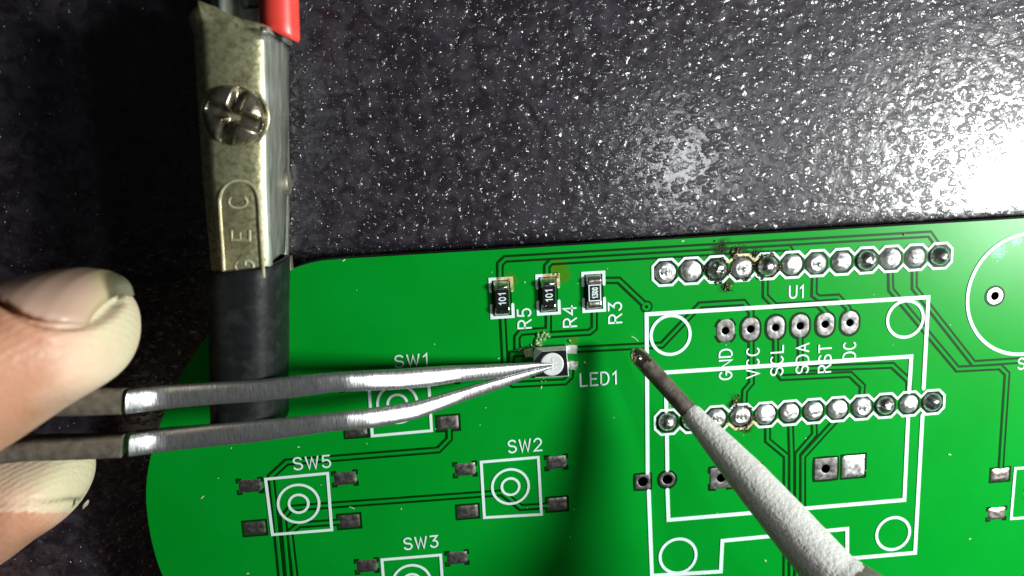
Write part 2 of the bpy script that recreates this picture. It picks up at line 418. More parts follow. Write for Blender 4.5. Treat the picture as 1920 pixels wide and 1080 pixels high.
# ------------------------------------------------------------------ circuit board
board = thing('circuit_board', 'green circuit board with white printed outlines and rows of solder joints', 'circuit board', (-20, 0, -1.6))
THICK = 1.6
outline = [(2350, 384), (640, 485.5), (603, 489), (572, 496), (540, 508), (500, 528), (450, 566), (400, 616), (352, 683), (318, 750), (292, 820), (278, 880),
           (274, 930), (279, 985), (291, 1040), (306, 1082), (340, 1160), (400, 1250), (480, 1330), (600, 1400), (760, 1440), (2300, 1330)]
def smooth_outline(px, n0=1, n1=21):
    P = [np.array(p, float) for p in px]
    out = [P[0]]
    for i in range(n0, n1 - 1):
        p0, p1, p2, p3 = P[max(i - 1, n0)], P[i], P[i + 1], P[min(i + 2, n1 - 1)]
        for k in range(6):
            u = k / 6
            out.append(0.5 * ((2 * p1) + (-p0 + p2) * u + (2 * p0 - 5 * p1 + 4 * p2 - p3) * u * u + (-p0 + 3 * p1 - 3 * p2 + p3) * u ** 3))
    out += P[n1 - 1:]
    return [at(*q)[:2] for q in out]

def pin(i, row):                # the two twelve-pin rows, 2.54 mm apart
    return np.array([i * 2.54 - 13.97, 15.24 if row == 0 else 0.0])
HDR = [(1360, 620), (1407, 617), (1454, 614), (1500, 611), (1547, 608), (1593, 605)]
RH = 0.42
holes = [(at(x, y)[:2], RH) for x, y in HDR]
holes += [(at(1205, 903)[:2], 0.53), (at(1251, 899)[:2], 0.53), (at(1352, 896)[:2], 0.50), (at(1548, 879)[:2], 0.50), (at(1865, 555)[:2], 0.46), (at(1212, 575)[:2], 0.15)]

def substrate():
    cu = bpy.data.curves.new('substrate', 'CURVE')
    cu.dimensions = '2D'; cu.fill_mode = 'BOTH'; cu.extrude = THICK / 2
    def spl(pts):
        s = cu.splines.new('POLY'); s.points.add(len(pts) - 1)
        for p, q in zip(s.points, pts): p.co = (q[0], q[1], 0, 1)
        s.use_cyclic_u = True
    spl(smooth_outline(outline))
    for c, r in holes: spl(circle_pts(c, r, 24))
    tmp = bpy.data.objects.new('tmp', cu); COL.objects.link(tmp)
    bpy.context.view_layer.update()
    dg = bpy.context.evaluated_depsgraph_get()
    me = bpy.data.meshes.new_from_object(tmp.evaluated_get(dg))
    bpy.data.objects.remove(tmp)
    me.materials.clear(); me.materials.append(M['mask']); me.materials.append(M['core'])
    me.transform(Matrix.Translation((0, 0, -THICK / 2)))
    for p in me.polygons:
        p.material_index = 0 if abs(p.normal.z) > 0.5 else 1
        p.use_smooth = False
    return link('substrate', me, board)
substrate()

zs = [0.0]
def trace(px, label=None, via=None):
    """copper trace: a raised green strip between two bare gaps"""
    P = np.array([at(*q)[:2] for q in px])
    zs[0] += 0.0006
    z = 0.006 + zs[0]
    mb = MB()
    for d in (0.255, -0.255):
        ribbon(mb, offset_line(P, d), 0.245, z, mi=1, round_ends=False)
    z2 = z + 0.004
    rows = []
    for d, hh in ((0.150, 0.0), (0.110, 0.028), (-0.110, 0.028), (-0.150, 0.0)):
        rows.append([(*q, z2 + hh) for q in offset_line(P, d)])
    n = len(P); vs = [p for r in rows for p in r]
    fs = [[c * n + i, c * n + i + 1, (c + 1) * n + i + 1, (c + 1) * n + i][::-1] for c in range(3) for i in range(n - 1)]
    mb.add(vs, fs, 0)
    if via is not None:
        c = at(*via)[:2]
        ringdisc(mb, c, lambda a: 0.62, lambda a: 0.42, z + 0.003, 0, 1)
        ringdisc(mb, c, lambda a: 0.44, lambda a: 0.15, z2 + 0.034, 0.03, 0)
    return mb.build('copper_trace', [M['mask'], M['groove']], board)

def ringdisc(mb, c, ro, ri, z, skirt=0.0, mi=0, n=40, rows=1, relief=0.0):
    A = [2 * math.pi * i / n for i in range(n)]
    rings = []
    if skirt: rings.append([(c[0] + ro(a) * math.cos(a), c[1] + ro(a) * math.sin(a), z - skirt) for a in A])
    for k in range(rows + 1):
        u = k / rows
        rr = [ro(a) * (1 - u) + ri(a) * u for a in A]
        dz = relief * math.sin(math.pi * u)
        rings.append([(c[0] + r * math.cos(a), c[1] + r * math.sin(a), z + dz) for r, a in zip(rr, A)])
    loft(mb, rings, True, mi=mi, smooth=rows > 1)

def stadium(hw, hh):            # polar radius of an upright oval
    def f(a):
        x, y = abs(math.cos(a)), abs(math.sin(a)); s = hh - hw
        if x > 1e-6 and hw / x * y <= s: return hw / x
        b = s * y; return b + math.sqrt(max(0, b * b - s * s + hw * hw))
    return f
def boxr(hw, hh):
    return lambda a: min(hw / max(1e-6, abs(math.cos(a))), hh / max(1e-6, abs(math.sin(a))))
def const(r): return lambda a: r

TR = [
    [(937, 522), (937, 495), (947, 485.5), (1743, 439), (1760, 463)],
    [(1025, 516), (1025, 499.5), (1033, 490.5), (1478, 464.5), (1487, 478)],
    [(942, 594), (948, 708), (962, 721), (1059, 716), (1069, 706), (1070, 690)],
    [(1028, 588), (1028, 619), (976, 623), (969, 632), (969, 652), (980, 660)],
    [(1114, 582), (1114, 615), (1105, 623), (1022, 628), (1003, 645)],
    [(1082, 655), (1241, 647), (1312, 572), (1394, 567), (1408, 585), (1408, 598)],
    [(1408, 640), (1408.5, 718), (1396, 733), (1394.5, 762)],
    [(1435, 518), (1434.5, 555), (1453, 574), (1533, 570), (1548, 585), (1548, 590)],
    [(1527, 514), (1526, 553), (1535, 559), (1571, 557), (1590, 578), (1591, 586)],
    [(1669, 508), (1670, 543), (1795, 692), (1875, 688), (1888, 701), (1876, 884)],
    [(1714, 505), (1714, 540), (1825, 681.5), (1990, 671)],
    [(1454, 634), (1454.5, 694), (1466, 708), (1594, 702), (1617, 724), (1615, 745)],
    [(1500, 632), (1500.5, 680), (1510, 691), (1673, 685), (1704, 714), (1704, 735)],
    [(1439, 798), (1439, 826), (1474, 855), (1473, 1130)],
    [(1482, 796), (1484, 860), (1483.5, 1130)],
    [(1526, 792), (1527, 814), (1495, 851), (1494, 1130)],
    [(1567, 788), (1505, 856), (1504.5, 1130)],
    [(842, 802), (842, 823), (822, 843.5), (537, 866.5), (508, 893), (522, 1028), (529, 1100)],
    [(1030, 948), (976, 951.5), (941, 924), (622, 947), (545, 953), (531, 970), (542, 1100)],
    [(640, 978.5), (560, 984), (543, 998), (555, 1100)],
    [(985, 662), (960, 664), (955, 706), (962, 715)],
]
for px in TR: trace(px)
trace([(1128, 526), (1160, 525.5), (1206, 569)], via=(1212, 575))

# -- silkscreen -------------------------------------------------------
SW_ = 0.16
SZ = 0.055
def outline_part(px, closed=False, width=0.36, z=SZ, mats='silk', step=None, world=False):
    P = [q if world else at(*q)[:2] for q in px]
    mb = MB()
    P = dens(P, step) if step else P
    ribbon(mb, P, width, z, 0.02, 0, closed, True, 0.01, wobble=0.0)
    return mb.build('component_outline', M[mats], board)
def circ_part(c, rpx, width=0.30, z=SZ):
    cc = at(*c)[:2]; r = rpx * 0.0545
    mb = MB(); ribbon(mb, circle_pts(cc, r, 72), width, z, 0.02, 0, True, True, 0.01)
    return mb.build('component_outline', M['silk'], board)

def switch(corners, c, big=36, small=17):
    outline_part(corners, True, 0.27)
    circ_part(c, big, 0.24); circ_part(c, small, 0.24)
switch([(498, 898), (614, 887), (622, 993), (511, 1002)], (560, 944))
switch([(902, 866), (1009, 857), (1015, 964), (908, 970)], (957, 912), 33.5, 16)
switch([(691, 715), (803, 706), (809, 807), (698, 817)], (745, 757), 35, 17)
switch([(716, 1049), (826, 1040), (833, 1145), (724, 1153)], (772, 1092), 35, 17)
switch([(1903, 878), (2010, 871), (2003, 965), (1895, 972)], (1952, 921), 34, 16)
outline_part([(1214, 886), (1212, 589), (1740, 557), (1731, 728)], width=0.40)
outline_part([(1729, 778), (1715, 1036), (1588, 1047), (1588, 991), (1354, 1013.5), (1351, 1071), (1222, 1079), (1216, 920)], width=0.40)
outline_part([(1249, 770), (1248, 698), (1708, 668), (1704, 735)], width=0.40)
outline_part([(1702, 782), (1695, 937), (1253, 974.5), (1251, 918)], width=0.40)
outline_part([(1250, 815), (1251, 881)], width=0.40)
for c, r in (((1257, 628), 36), ((1697, 598), 34.5), ((1674, 1000), 33.5), ((1271, 1042), 35)):
    circ_part(c, r, 0.30, SZ + 0.004)
circ_part((1923, 552), 115, 0.34)

RES0 = {'R5': (940.5, 558.5), 'R4': (1027.5, 552)}
def header_outline(row):
    hi, lo, xf, xn = 1.27, 0.66, 0.66, 1.27
    def run(i0, i1, sgn):
        out = []
        for i in range(i0, i1 + 1):
            cx, cy = pin(i, row)
            out += [(cx - xf, cy + sgn * hi), (cx + xf, cy + sgn * hi), (cx + xn, cy + sgn * lo)]
        return out
    top = [(pin(0, row)[0] - xn, pin(0, row)[1] + lo)] + run(0, 11, 1)
    bot = [(pin(0, row)[0] - xn, pin(0, row)[1] - lo)] + run(0, 11, -1)
    loop = top + bot[::-1]
    outline_part(loop, True, 0.235, SZ + 0.008, world=True)
header_outline(0); header_outline(1)
for k in ('R5', 'R4'):                  # scorched corner of the resistor's printed bracket
    cx, cy = at(*RES0[k])[:2]
    outline_part([(cx - .3, cy + 1.88), (cx + 1.03, cy + 1.88), (cx + 1.03, cy + .75)], False, 0.28, SZ + 0.02, 'silk_burnt', world=True)
for row, i in ((0, 3), (1, 3)):        # scorched lengths of the printed outline by the burnt joint
    cx, cy = pin(i, row); sg = 1 if row == 0 else -1
    outline_part([(cx - 1.5, cy + sg * 0.70), (cx - 1.27, cy + sg * 0.66), (cx - 0.66, cy + sg * 1.27), (cx + 0.66, cy + sg * 1.27), (cx + 1.27, cy + sg * 0.66), (cx + 1.6, cy + sg * .9)],
                 False, 0.25, SZ + 0.032, 'silk_burnt', world=True)

def bracket(c, hw, hh, arm):            # the resistor's printed brackets, top and bottom
    cx, cy = at(*c)[:2]
    for s in (1, -1):
        outline_part([(cx - hw, cy + s * (hh - arm)), (cx - hw, cy + s * hh), (cx + hw, cy + s * hh), (cx + hw, cy + s * (hh - arm))], width=0.27, world=True)
RES = {'R5': (940.5, 558.5), 'R4': (1027.5, 552), 'R3': (1113, 547)}
for k, c in RES.items(): bracket(c, 1.03, 1.88, 1.2)

def arc(cx, cy, rx, ry, a0, a1, n=9):
    return [(cx + rx * math.cos(math.radians(a)), cy + ry * math.sin(math.radians(a))) for a in np.linspace(a0, a1, n)]
GL = {
    'S': (.66, [arc(.33, .76, .30, .24, 25, 270, 12) + arc(.33, .26, .32, .26, 90, -155, 12)[1:]]),
    'W': (.92, [[(0, 1), (.22, 0), (.46, .92), (.70, 0), (.92, 1)]]),
    '1': (.36, [[(.06, .78), (.30, 1), (.30, 0)]]),
    '2': (.66, [arc(.33, .70, .30, .30, 165, -35, 10) + [(.02, 0), (.66, 0)]]),
    '3': (.66, [[(.05, 1), (.62, 1), (.30, .60)] + arc(.33, .30, .31, .30, 80, -155, 10)]),
    '4': (.70, [[(.52, 0), (.52, 1), (.02, .32), (.70, .32)]]),
    '5': (.64, [[(.58, 1), (.10, 1), (.06, .56)] + arc(.31, .32, .31, .32, 130, -155, 11)]),
    '0': (.60, [arc(.30, .5, .28, .5, 0, 360, 20)]),
    'R': (.66, [[(0, 0), (0, 1), (.34, 1)] + arc(.36, .75, .27, .25, 80, -80, 7) + [(.34, .50), (.02, .50)], [(.34, .49), (.66, 0)]]),
    'L': (.56, [[(0, 1), (0, 0), (.56, 0)]]),
    'E': (.58, [[(.58, 1), (0, 1), (0, 0), (.58, 0)], [(.02, .52), (.46, .52)]]),
    'D': (.66, [[(0, 0), (0, 1), (.28, 1)] + arc(.28, .5, .37, .5, 80, -80, 9) + [(.28, 0), (.01, 0)]]),
    'U': (.66, [[(0, 1), (0, .32)] + arc(.33, .30, .33, .30, 180, 360, 9)[1:] + [(.66, 1)]]),
    'G': (.70, [arc(.35, .5, .35, .5, 42, 335, 14) + [(.68, .44), (.40, .44)]]),
    'N': (.66, [[(0, 0), (0, 1), (.66, 0), (.66, 1)]]),
    'V': (.70, [[(0, 1), (.35, 0), (.70, 1)]]),
    'C': (.68, [arc(.36, .5, .36, .5, 48, 312, 14)]),
    'A': (.70, [[(0, 0), (.35, 1), (.70, 0)], [(.13, .33), (.57, .33)]]),
    'T': (.66, [[(.33, 0), (.33, .99)], [(0, 1), (.66, 1)]]),
}
def text_strokes(s, gap=0.30):
    x = 0; out = []
    for ch in s:
        wd, st = GL[ch]
        for q in st: out.append([(x + a, b) for a, b in q])
        x += wd + gap
    return out, x - gap
def text(s, c, cap, length, rot90=False, parent=None, stroke=SW_, z=SZ, name='silkscreen_text', m='silk'):
    st, W = text_strokes(s)
    cx, cy = at(*c)[:2]
    h = cap * 0.0545; kx = length * 0.0545 / W
    mb = MB()
    for k, q in enumerate(st):
        pts = []
        for a, b in q:
            u, v = (a - W / 2) * kx, (b - 0.5) * h
            pts.append((cx - v, cy + u) if rot90 else (cx + u, cy + v))
        ribbon(mb, pts, stroke, z + 0.003 * k, 0.016, 0, False, True, 0.006)
    return mb.build(name, M[m], parent or board)
text('SW1', (771, 676), 21, 57); text('SW5', (585, 867), 22, 65); text('SW2', (984, 835), 23, 61); text('SW3', (789, 1017), 22, 62)
text('SW4', (1936, 680), 21, 60); text('U1', (1493, 547), 22, 26); text('LED1', (1122, 710), 23, 66)
text('R5', (983, 597), 23, 35, True); text('R4', (1068, 593), 23, 37, True); text('R3', (1153, 586), 23, 37, True)
for s, x, y, l in (('GND', 1360, 683, 57), ('VCC', 1411, 680, 57), ('SCL', 1456, 676, 56), ('SDA', 1504, 672, 56), ('RST', 1546, 672, 52), ('DC', 1592, 657, 32)):
    text(s, (x, y), 23, l, True)

# -- pads and joints ------------------------------------------------------
def pad(c, wpx, hpx, relief=True, solder=None, name='solder_pad', bright=False):
    """flat tinned pad with the bare gap round it (all round, or only at the four corners)"""
    cx, cy = at(*c)[:2]; hw, hh = wpx * 0.0273, hpx * 0.0273
    mb = MB()
    g = 0.20
    zs[0] += 0.0003
    zg = 0.008 + zs[0]
    if relief:
        for sx in (1, -1):
            for sy in (1, -1):
                a = 0.34
                ribbon(mb, [(cx + sx * (hw + g / 2 - a), cy + sy * (hh + g / 2)), (cx + sx * (hw + g / 2), cy + sy * (hh + g / 2)), (cx + sx * (hw + g / 2), cy + sy * (hh + g / 2 - a))], g, zg, mi=1)
    else:
        ribbon(mb, [(cx - hw - g / 2, cy - hh - g / 2), (cx + hw + g / 2, cy - hh - g / 2), (cx + hw + g / 2, cy + hh + g / 2), (cx - hw - g / 2, cy + hh + g / 2)], g, zg, mi=1, closed=True)
    nx, ny = 13, 10
    seed = random.random() * 50
    vs = []
    for j in range(ny):
        for i in range(nx):
            u, v = i / (nx - 1) * 2 - 1, j / (ny - 1) * 2 - 1
            edge = max(abs(u), abs(v))
            z = 0.035 + (0.05 * (1 - edge ** 4) + 0.035 * mnoise.noise(Vector((u * 1.6 + seed, v * 1.6, 0)))) * (3.2 if solder else 1)
            if edge > 0.999: z = 0.0
            ex = 1 - 0.03 * (v * v) * abs(u); vs.append((cx + u * hw * ex, cy + v * hh, max(z, 0.0)))
    fs = [[j * nx + i, j * nx + i + 1, (j + 1) * nx + i + 1, (j + 1) * nx + i] for j in range(ny - 1) for i in range(nx - 1)]
    mb.add(vs, fs, 0, True)
    return mb.build(name, [M['solder'] if solder else M['tin'], M['groove']], board)

for c, wd, hg, rel in (((469, 911), 40, 24, True), ((647, 897), 40, 24, True), ((478, 990), 38, 25, False), ((655, 977), 38, 25, False),
                       ((872, 880), 38, 24, True), ((1043, 867), 37, 24, True), ((877, 959), 38, 24, False), ((1044.5, 945), 37, 25, False),
                       ((840, 793), 38, 26, False), ((668, 806), 38, 25, False), ((838, 706), 38, 24, True), ((660, 719), 38, 24, True),
                       ((688, 1061), 38, 24, True), ((857, 1046), 38, 24, True), ((1875, 890), 37, 25, False), ((1868, 963), 36, 24, True)):
    pad(c, wd, hg, rel)

def ringpad(c, ro, hole, gap, name='hole_pad', relief=None, bright=False):
    cx, cy = at(*c)[:2]
    mb = MB()
    zs[0] += 0.0003
    if gap == 'full':
        ringdisc(mb, (cx, cy), lambda a: ro(a) + 0.21, lambda a: ro(a) - 0.02, 0.008 + zs[0], 0, 1)
    else:
        for q in range(4):
            a0 = math.radians(45 + 90 * q)
            pts = [(cx + (ro(a) + 0.1) * math.cos(a), cy + (ro(a) + 0.1) * math.sin(a)) for a in np.linspace(a0 - .32, a0 + .32, 9)]
            ribbon(mb, pts, 0.2, 0.008 + zs[0], mi=1)
    A = [2 * math.pi * i / 48 for i in range(48)]
    rings = []
    seed = random.random() * 40
    for u, z in ((0, 0.0), (0.03, 0.045), (0.12, 0.055), (0.7, 0.055), (0.93, 0.05), (1.0, 0.03)):
        rings.append([(cx + (ro(a) * (1 - u) + (hole - .03) * u) * math.cos(a), cy + (ro(a) * (1 - u) + (hole - .03) * u) * math.sin(a),
                       z + (0.022 * mnoise.noise(Vector((math.cos(a) * 2 + seed, math.sin(a) * 2, u * 2))) if 0.02 < u < .95 else 0)) for a in A])
    loft(mb, rings)
    loft(mb, [rings[-1], [(cx + (hole - .03) * math.cos(a), cy + (hole - .03) * math.sin(a), -THICK - 0.02) for a in A]], mi=2)  # plated hole wall painted black to stand for the shade inside
    return mb.build(name, [M['solder'] if bright else M['tin_matte'], M['groove'], M['black']], board)
for i, c in enumerate(HDR):
    ringpad(c, stadium(0.93, 1.22), RH, 'relief' if i == 0 else 'full')
ringpad((1205, 903), boxr(0.78, 0.78), 0.53, 'full')
ringpad((1251, 899), const(0.84), 0.53, 'full')
ringpad((1352, 896), boxr(1.20, 1.16), 0.50, 'relief')
ringpad((1548, 879), boxr(1.24, 1.20), 0.50, 'full')
ringpad((1865, 555), const(0.88), 0.46, 'full', bright=True)
pad((1600, 874), 45, 44, False, solder=True, name='solder_joint')
pad((1405, 893), 44, 44, True)

def joint(c, kind, R=1.06):
    """a soldered pin: a domed fillet, some with the pin end or a crater showing"""
    cx, cy = c
    R = R * random.uniform(.94, 1.04)
    cx += random.gauss(0, .03); cy += random.gauss(0, .03)
    mb = MB()
    zs[0] += 0.0003
    ringdisc(mb, (cx, cy), const(R + 0.19), const(R - 0.03), 0.008 + zs[0], 0, 1)
    n, nr = 36, 14
    sx, sy = rng.normal(0, .07, 2)
    seed = random.random() * 60
    H = {'dome': 0.85, 'flat': 0.40, 'crater': 0.45, 'rough': 0.75}[kind] * random.uniform(.88, 1.1)
    lump = {'dome': .04, 'flat': .07, 'crater': .07, 'rough': .22}[kind]
    rings = []
    for k in range(nr + 1):
        u = 1 - k / nr * 0.985
        ring = []
        for j in range(n):
            a = 2 * math.pi * j / n
            h = H * (1 - u ** 2.2) ** 0.85
            if kind == 'crater':
                h += -0.30 * math.exp(-((u - .36) / .12) ** 2) + 0.34 * max(0, 1 - (u / .27) ** 4)
            x, y = u * math.cos(a), u * math.sin(a)
            h *= 1 - (0.42 if kind == 'flat' else 0.15) * x
            h += lump * mnoise.noise(Vector((x * 2.2 + seed, y * 2.2, 0))) * (1 - u ** 3) * 1.5
            rr = R * (1 + (0.03 * mnoise.noise(Vector((math.cos(a) * 1.5 + seed, math.sin(a) * 1.5, 3)))) * u)
            ring.append((cx + x * rr + sx * (1 - u), cy + y * rr + sy * (1 - u), max(0.004, h)))
        rings.append(ring)
    loft(mb, rings, True, cap1=True)
    return mb.build('solder_joint', [M['solder_dull'] if kind == 'rough' else M['solder_mid'] if kind == 'dome' else M['solder'], M['groove']], board)
K0 = ['crater', 'flat', 'rough', 'crater', 'dome', 'flat', 'crater', 'flat', 'dome', 'flat', 'flat', 'dome']
K1 = ['dome', 'dome', 'crater', 'crater', 'flat', 'flat', 'flat', 'flat', 'crater', 'dome', 'flat', 'dome']
for i in range(12):
    j = joint(pin(i, 0), K0[i])
    if i == 3: j['label'] = 'scorched solder joint with burnt flux'
    joint(pin(i, 1), K1[i])

# -- chip resistors -----------------------------------------------------------
def box(mb, c, hx, hy, z0, z1, mi=0, bev=0.06):
    cx, cy = c
    r = []
    for z, k in ((z0, 0), (z1 - bev, 0), (z1, bev)):
        r.append([(cx - hx + k, cy - hy + k, z), (cx + hx - k, cy - hy + k, z), (cx + hx - k, cy + hy - k, z), (cx - hx + k, cy + hy - k, z)])
    loft(mb, r, True, cap0=True, cap1=True, mi=mi, smooth=False)

def resistor(code, c, label, messy):
    cx, cy = at(*c)[:2]
    # bare body > end caps, solder, printed code
    mb = MB(); box(mb, (cx, cy), 0.66, 0.90, 0.06, 0.62)
    body = mb.build('chip_resistor', M['resist'], board)
    body['label'] = label
    for s in (1, -1):
        k = 0.62 if s < 0 or not messy else 0.75
        n, m_ = 13, 10
        seed = random.random() * 30
        vs = []
        for j in range(m_):
            for i in range(n):
                u, v = i / (n - 1) * 2 - 1, j / (m_ - 1)
                y = 0.84 + v * 0.86
                h = 0.655 + 0.05 * math.sin(v * 3) if v < 0.34 else 0.66 * max(0, 1 - ((v - .34) / .66) ** (2.4 if not messy else 2.0)) + .02
                if messy and s > 0: h += 0.40 * math.exp(-((v - .42) / .28) ** 2) * (1 - u * u)
                h += 0.05 * mnoise.noise(Vector((u * 2 + seed, v * 3, 1)))
                if abs(u) > .99 or v > .99 or v < 0.01: h = 0.03 if v > .05 else 0.60
                vs.append((cx + u * (0.74 + .05 * v), cy + s * y, max(0.02, h)))
        mb = MB()
        fs = [[j * n + i, j * n + i + 1, (j + 1) * n + i + 1, (j + 1) * n + i][::s] for j in range(m_ - 1) for i in range(n - 1)]
        mb.add(vs, fs, 0, True)
        mb.build('terminal', (M['solder_mid'] if s > 0 else M['solder_gloss']) if messy else M['tin'], body)
    g = MB()
    ribbon(g, [(cx - .9, cy - 1.76), (cx + .9, cy - 1.76), (cx + .9, cy + 1.76), (cx - .9, cy + 1.76)], 0.16, 0.02, mi=0, closed=True)
    g.build('pad_gap', M['groove'], body)
    st, W = text_strokes(code, 0.34)
    L = 1.12 if len(code) == 3 else 1.02
    hcap = 0.62 if len(code) == 3 else 0.50
    mb = MB()
    for kk, q in enumerate(st):
        ribbon(mb, [(cx - (b - .5) * hcap + .02, cy + (a - W / 2) * L / W) for a, b in q], 0.105, 0.628 + .002 * kk, 0.008, 0)
    if len(code) == 4:
        ribbon(mb, [(cx - .55, cy - .76), (cx + .55, cy - .76), (cx + .55, cy + .76), (cx - .55, cy + .76)], 0.10, 0.626, 0.008, 0, closed=True)
    mb.build('resistor_code', M['silk'], body)
resistor('101', RES['R5'], 'black chip resistor marked 101 beside R5', True)
resistor('101', RES['R4'], 'black chip resistor marked 101 beside R4', True)
resistor('1300', RES['R3'], 'black chip resistor marked 1300 beside R3', False)

# -- flux, scorch marks, lint ------------------------------------------------
def crumbs(name, spots, material, label=None):
    """irregular little grains: (px, py, spread px, count, size mm)"""
    mb = MB()
    bm = bmesh.new(); bmesh.ops.create_icosphere(bm, subdivisions=1, radius=1)
    base = np.array([v.co[:] for v in bm.verts]); faces = [[v.index for v in f.verts] for f in bm.faces]; bm.free()
    for px, py, sp, cnt, size in spots:
        for _ in range(cnt):
            q = at(px + random.gauss(0, sp), py + random.gauss(0, sp))
            s = size * random.uniform(.35, 1.2)
            P = base * np.array([s * random.uniform(.6, 1.5), s * random.uniform(.6, 1.5), s * random.uniform(.3, .7)])
            P = P * (1 + .3 * rng.normal(0, 1, (len(P), 1)).clip(-1, 1))
            a = random.random() * 6.28; ca, sa = math.cos(a), math.sin(a)
            P = np.c_[P[:, 0] * ca - P[:, 1] * sa, P[:, 0] * sa + P[:, 1] * ca, P[:, 2]]
            mb.add(P + q + np.array([0, 0, s * .2 + .03]), faces, 0, True)
    o = mb.build(name, M[material], board); o['kind'] = 'stuff'
    if label: o['label'] = label
    return o
ringspots = []
for (cx, cy), R, n in ((pin(3, 0), 1.2, 26), (pin(4, 0), 1.25, 16), (pin(2, 0), 1.25, 10), (pin(3, 1), 1.2, 16)):
    for _ in range(n):
        a = random.uniform(0, 6.28)
        q = pix([[cx + R * math.cos(a), cy + R * math.sin(a), 0]])[0]
        ringspots.append((q[0], q[1], 2.0, 3, .15))
crumbs('burnt_flux', ringspots + [(1378, 474, 5, 22, .17), (1352, 462, 10, 16, .10), (1418, 482, 7, 16, .15), (1364, 541, 5, 8, .12), (1412, 482, 5, 8, .10), (1380, 752, 4, 9, .14), (1372, 757, 8, 6, .08),
                      (957, 524, 3, 6, .07), (1046, 521, 3, 8, .08), (1040, 515, 4, 5, .05)], 'flux')
crumbs('amber_flux', [(1364, 538, 4, 5, .13), (1381, 748, 4, 4, .14), (1400, 500, 20, 10, .06), (1378, 470, 5, 5, .07), (1695, 441, 2, 3, .12), (1043, 517, 3, 9, .16), (955, 524, 3, 9, .14), (1342, 492, 4, 5, .06)], 'flux_gold')
crumbs('pale_flux', [(1018, 630, 5, 12, .26), (1012, 640, 5, 10, .28), (1004, 646, 4, 8, .26), (1016, 714, 2, 3, .16), (1072, 640, 3, 4, .10), (975, 652, 4, 6, .12), (1022, 626, 3, 6, .14)], 'flux_pale')
lint = MB()
for px, py, l, a in ((1190, 635, 16, -40), (660, 952, 10, -30), (935, 672, 3, 0), (1097, 680, 2, 0), (1096, 679, 3, 60), (560, 838, 3, 0), (380, 932, 6, 40), (465, 1075, 4, 0), 
                     (1280, 452, 4, 10), (1435, 1051, 4, -50), (1780, 852, 5, -20), (1818, 1010, 3, 0), (600, 700, 2, 0), (645, 488, 4, 30), (1015, 726, 4, 70), (1455, 423, 3, 10)):
    c = at(px, py)[:2]; aa = math.radians(a); d = np.array([math.cos(aa), math.sin(aa)]) * l * .027
    ribbon(lint, [c - d, c + np.array([-d[1], d[0]]) * .15, c + d], 0.035 if l > 6 else 0.09, 0.05, 0.02, 0, False, True, 0.02)
for _ in range(36):
    c = at(random.uniform(320, 1900), random.uniform(500, 1070))[:2]; aa = random.uniform(0, 6.28); d = np.array([math.cos(aa), math.sin(aa)]) * random.uniform(.02, .07)
    ribbon(lint, [c - d, c + d], random.uniform(.03, .07), 0.03, 0.02, 0, False, True, 0.02)
o = lint.build('lint', M['lint'], board); o['kind'] = 'stuff'

# ------------------------------------------------------------------ LED held by the tweezers
c0 = at(1033, 681, 1.5)
led = thing('surface_mount_led', 'square surface mount LED with black face and milky round lens, gripped by tweezers', 'LED', (c0[0], c0[1], 0))
def quad(px, z): return [np.array([*at(x, y, z)[:2], z]) for x, y in px]
LZ = 1.85
facepx = [(1004, 708), (1066, 705), (1062, 656), (1016, 659), (1001, 675)]
lowpx = [(1003, 709), (1067, 706), (1062, 648), (1003, 652), (1000, 660)]
mb = MB()
loft(mb, [quad(lowpx, 0.12), quad(lowpx, 0.9), quad(facepx, LZ)], True, cap0=True, cap1=True, smooth=False)
led_body = mb.build('housing', M['white_plastic'], led)
mb = MB()
ins = np.array(facepx, float); cen = ins.mean(0); ins = cen + (ins - cen) * 0.98
loft(mb, [quad(ins, LZ - .1), quad(ins, LZ + 0.02)], True, cap1=True, smooth=False)
mb.build('black_face', M['black'], led)
lc = at(1035, 683, LZ)
mb = MB()
rings = []
for r, z in ((1.14, LZ), (1.12, LZ + .06), (1.05, LZ + .085), (.9, LZ + .07), (0.6, LZ + .05), (0.05, LZ + .04)):
    rings.append([(lc[0] + r * math.cos(a), lc[1] + r * math.sin(a), z) for a in np.linspace(0, 2 * math.pi, 48, endpoint=False)])
loft(mb, rings, True, cap1=True)
mb.build('lens', M['lens'], led)
mb = MB()
for (a0, b0), (a1, b1) in (((-.45, .1), (.5, .16)), ((.02, -.5), (.06, .55)), ((.3, -.25), (.42, -.2))):
    ribbon(mb, [(lc[0] + a0, lc[1] + b0), (lc[0] + a1, lc[1] + b1)], 0.20, LZ + .055 + .004 * a1, .02, 0, False, True, .05)
mb.build('die', M['white_plastic'], led)
def lead(px0, px1, wd, z0=0.8):
    a = at(*px0, z0)[:2]; b = at(*px1, 0.1)[:2]
    d = (b - a) / np.linalg.norm(b - a); nrm = np.array([-d[1], d[0]]) * wd / 2
    prof = [(a, z0), (a + d * .22, z0), (a + d * .32, 0.30), (b - d * .0, 0.16), (b + d * .02, 0.04)]
    mb = MB()
    loft(mb, [[(*(p + nrm), z), (*(p + nrm * .4), z + .03), (*(p - nrm * .4), z + .03), (*(p - nrm), z)] for p, z in prof], False, smooth=True)
    for sg in (1, -1):
        mb.add([(*(p + nrm * sg), z) for p, z in prof] + [(*(p + nrm * sg), 0.02) for p, z in prof], [[i, i + 1, i + 6, i + 5] for i in range(4)])
    mb.build('lead', M['solder'], led)
lead((1060, 657), (1082, 655), 0.86); lead((1062, 687), (1083, 685), 0.86); lead((1001, 662), (983, 663), 0.82); lead((1003, 694), (986, 695), 0.82)

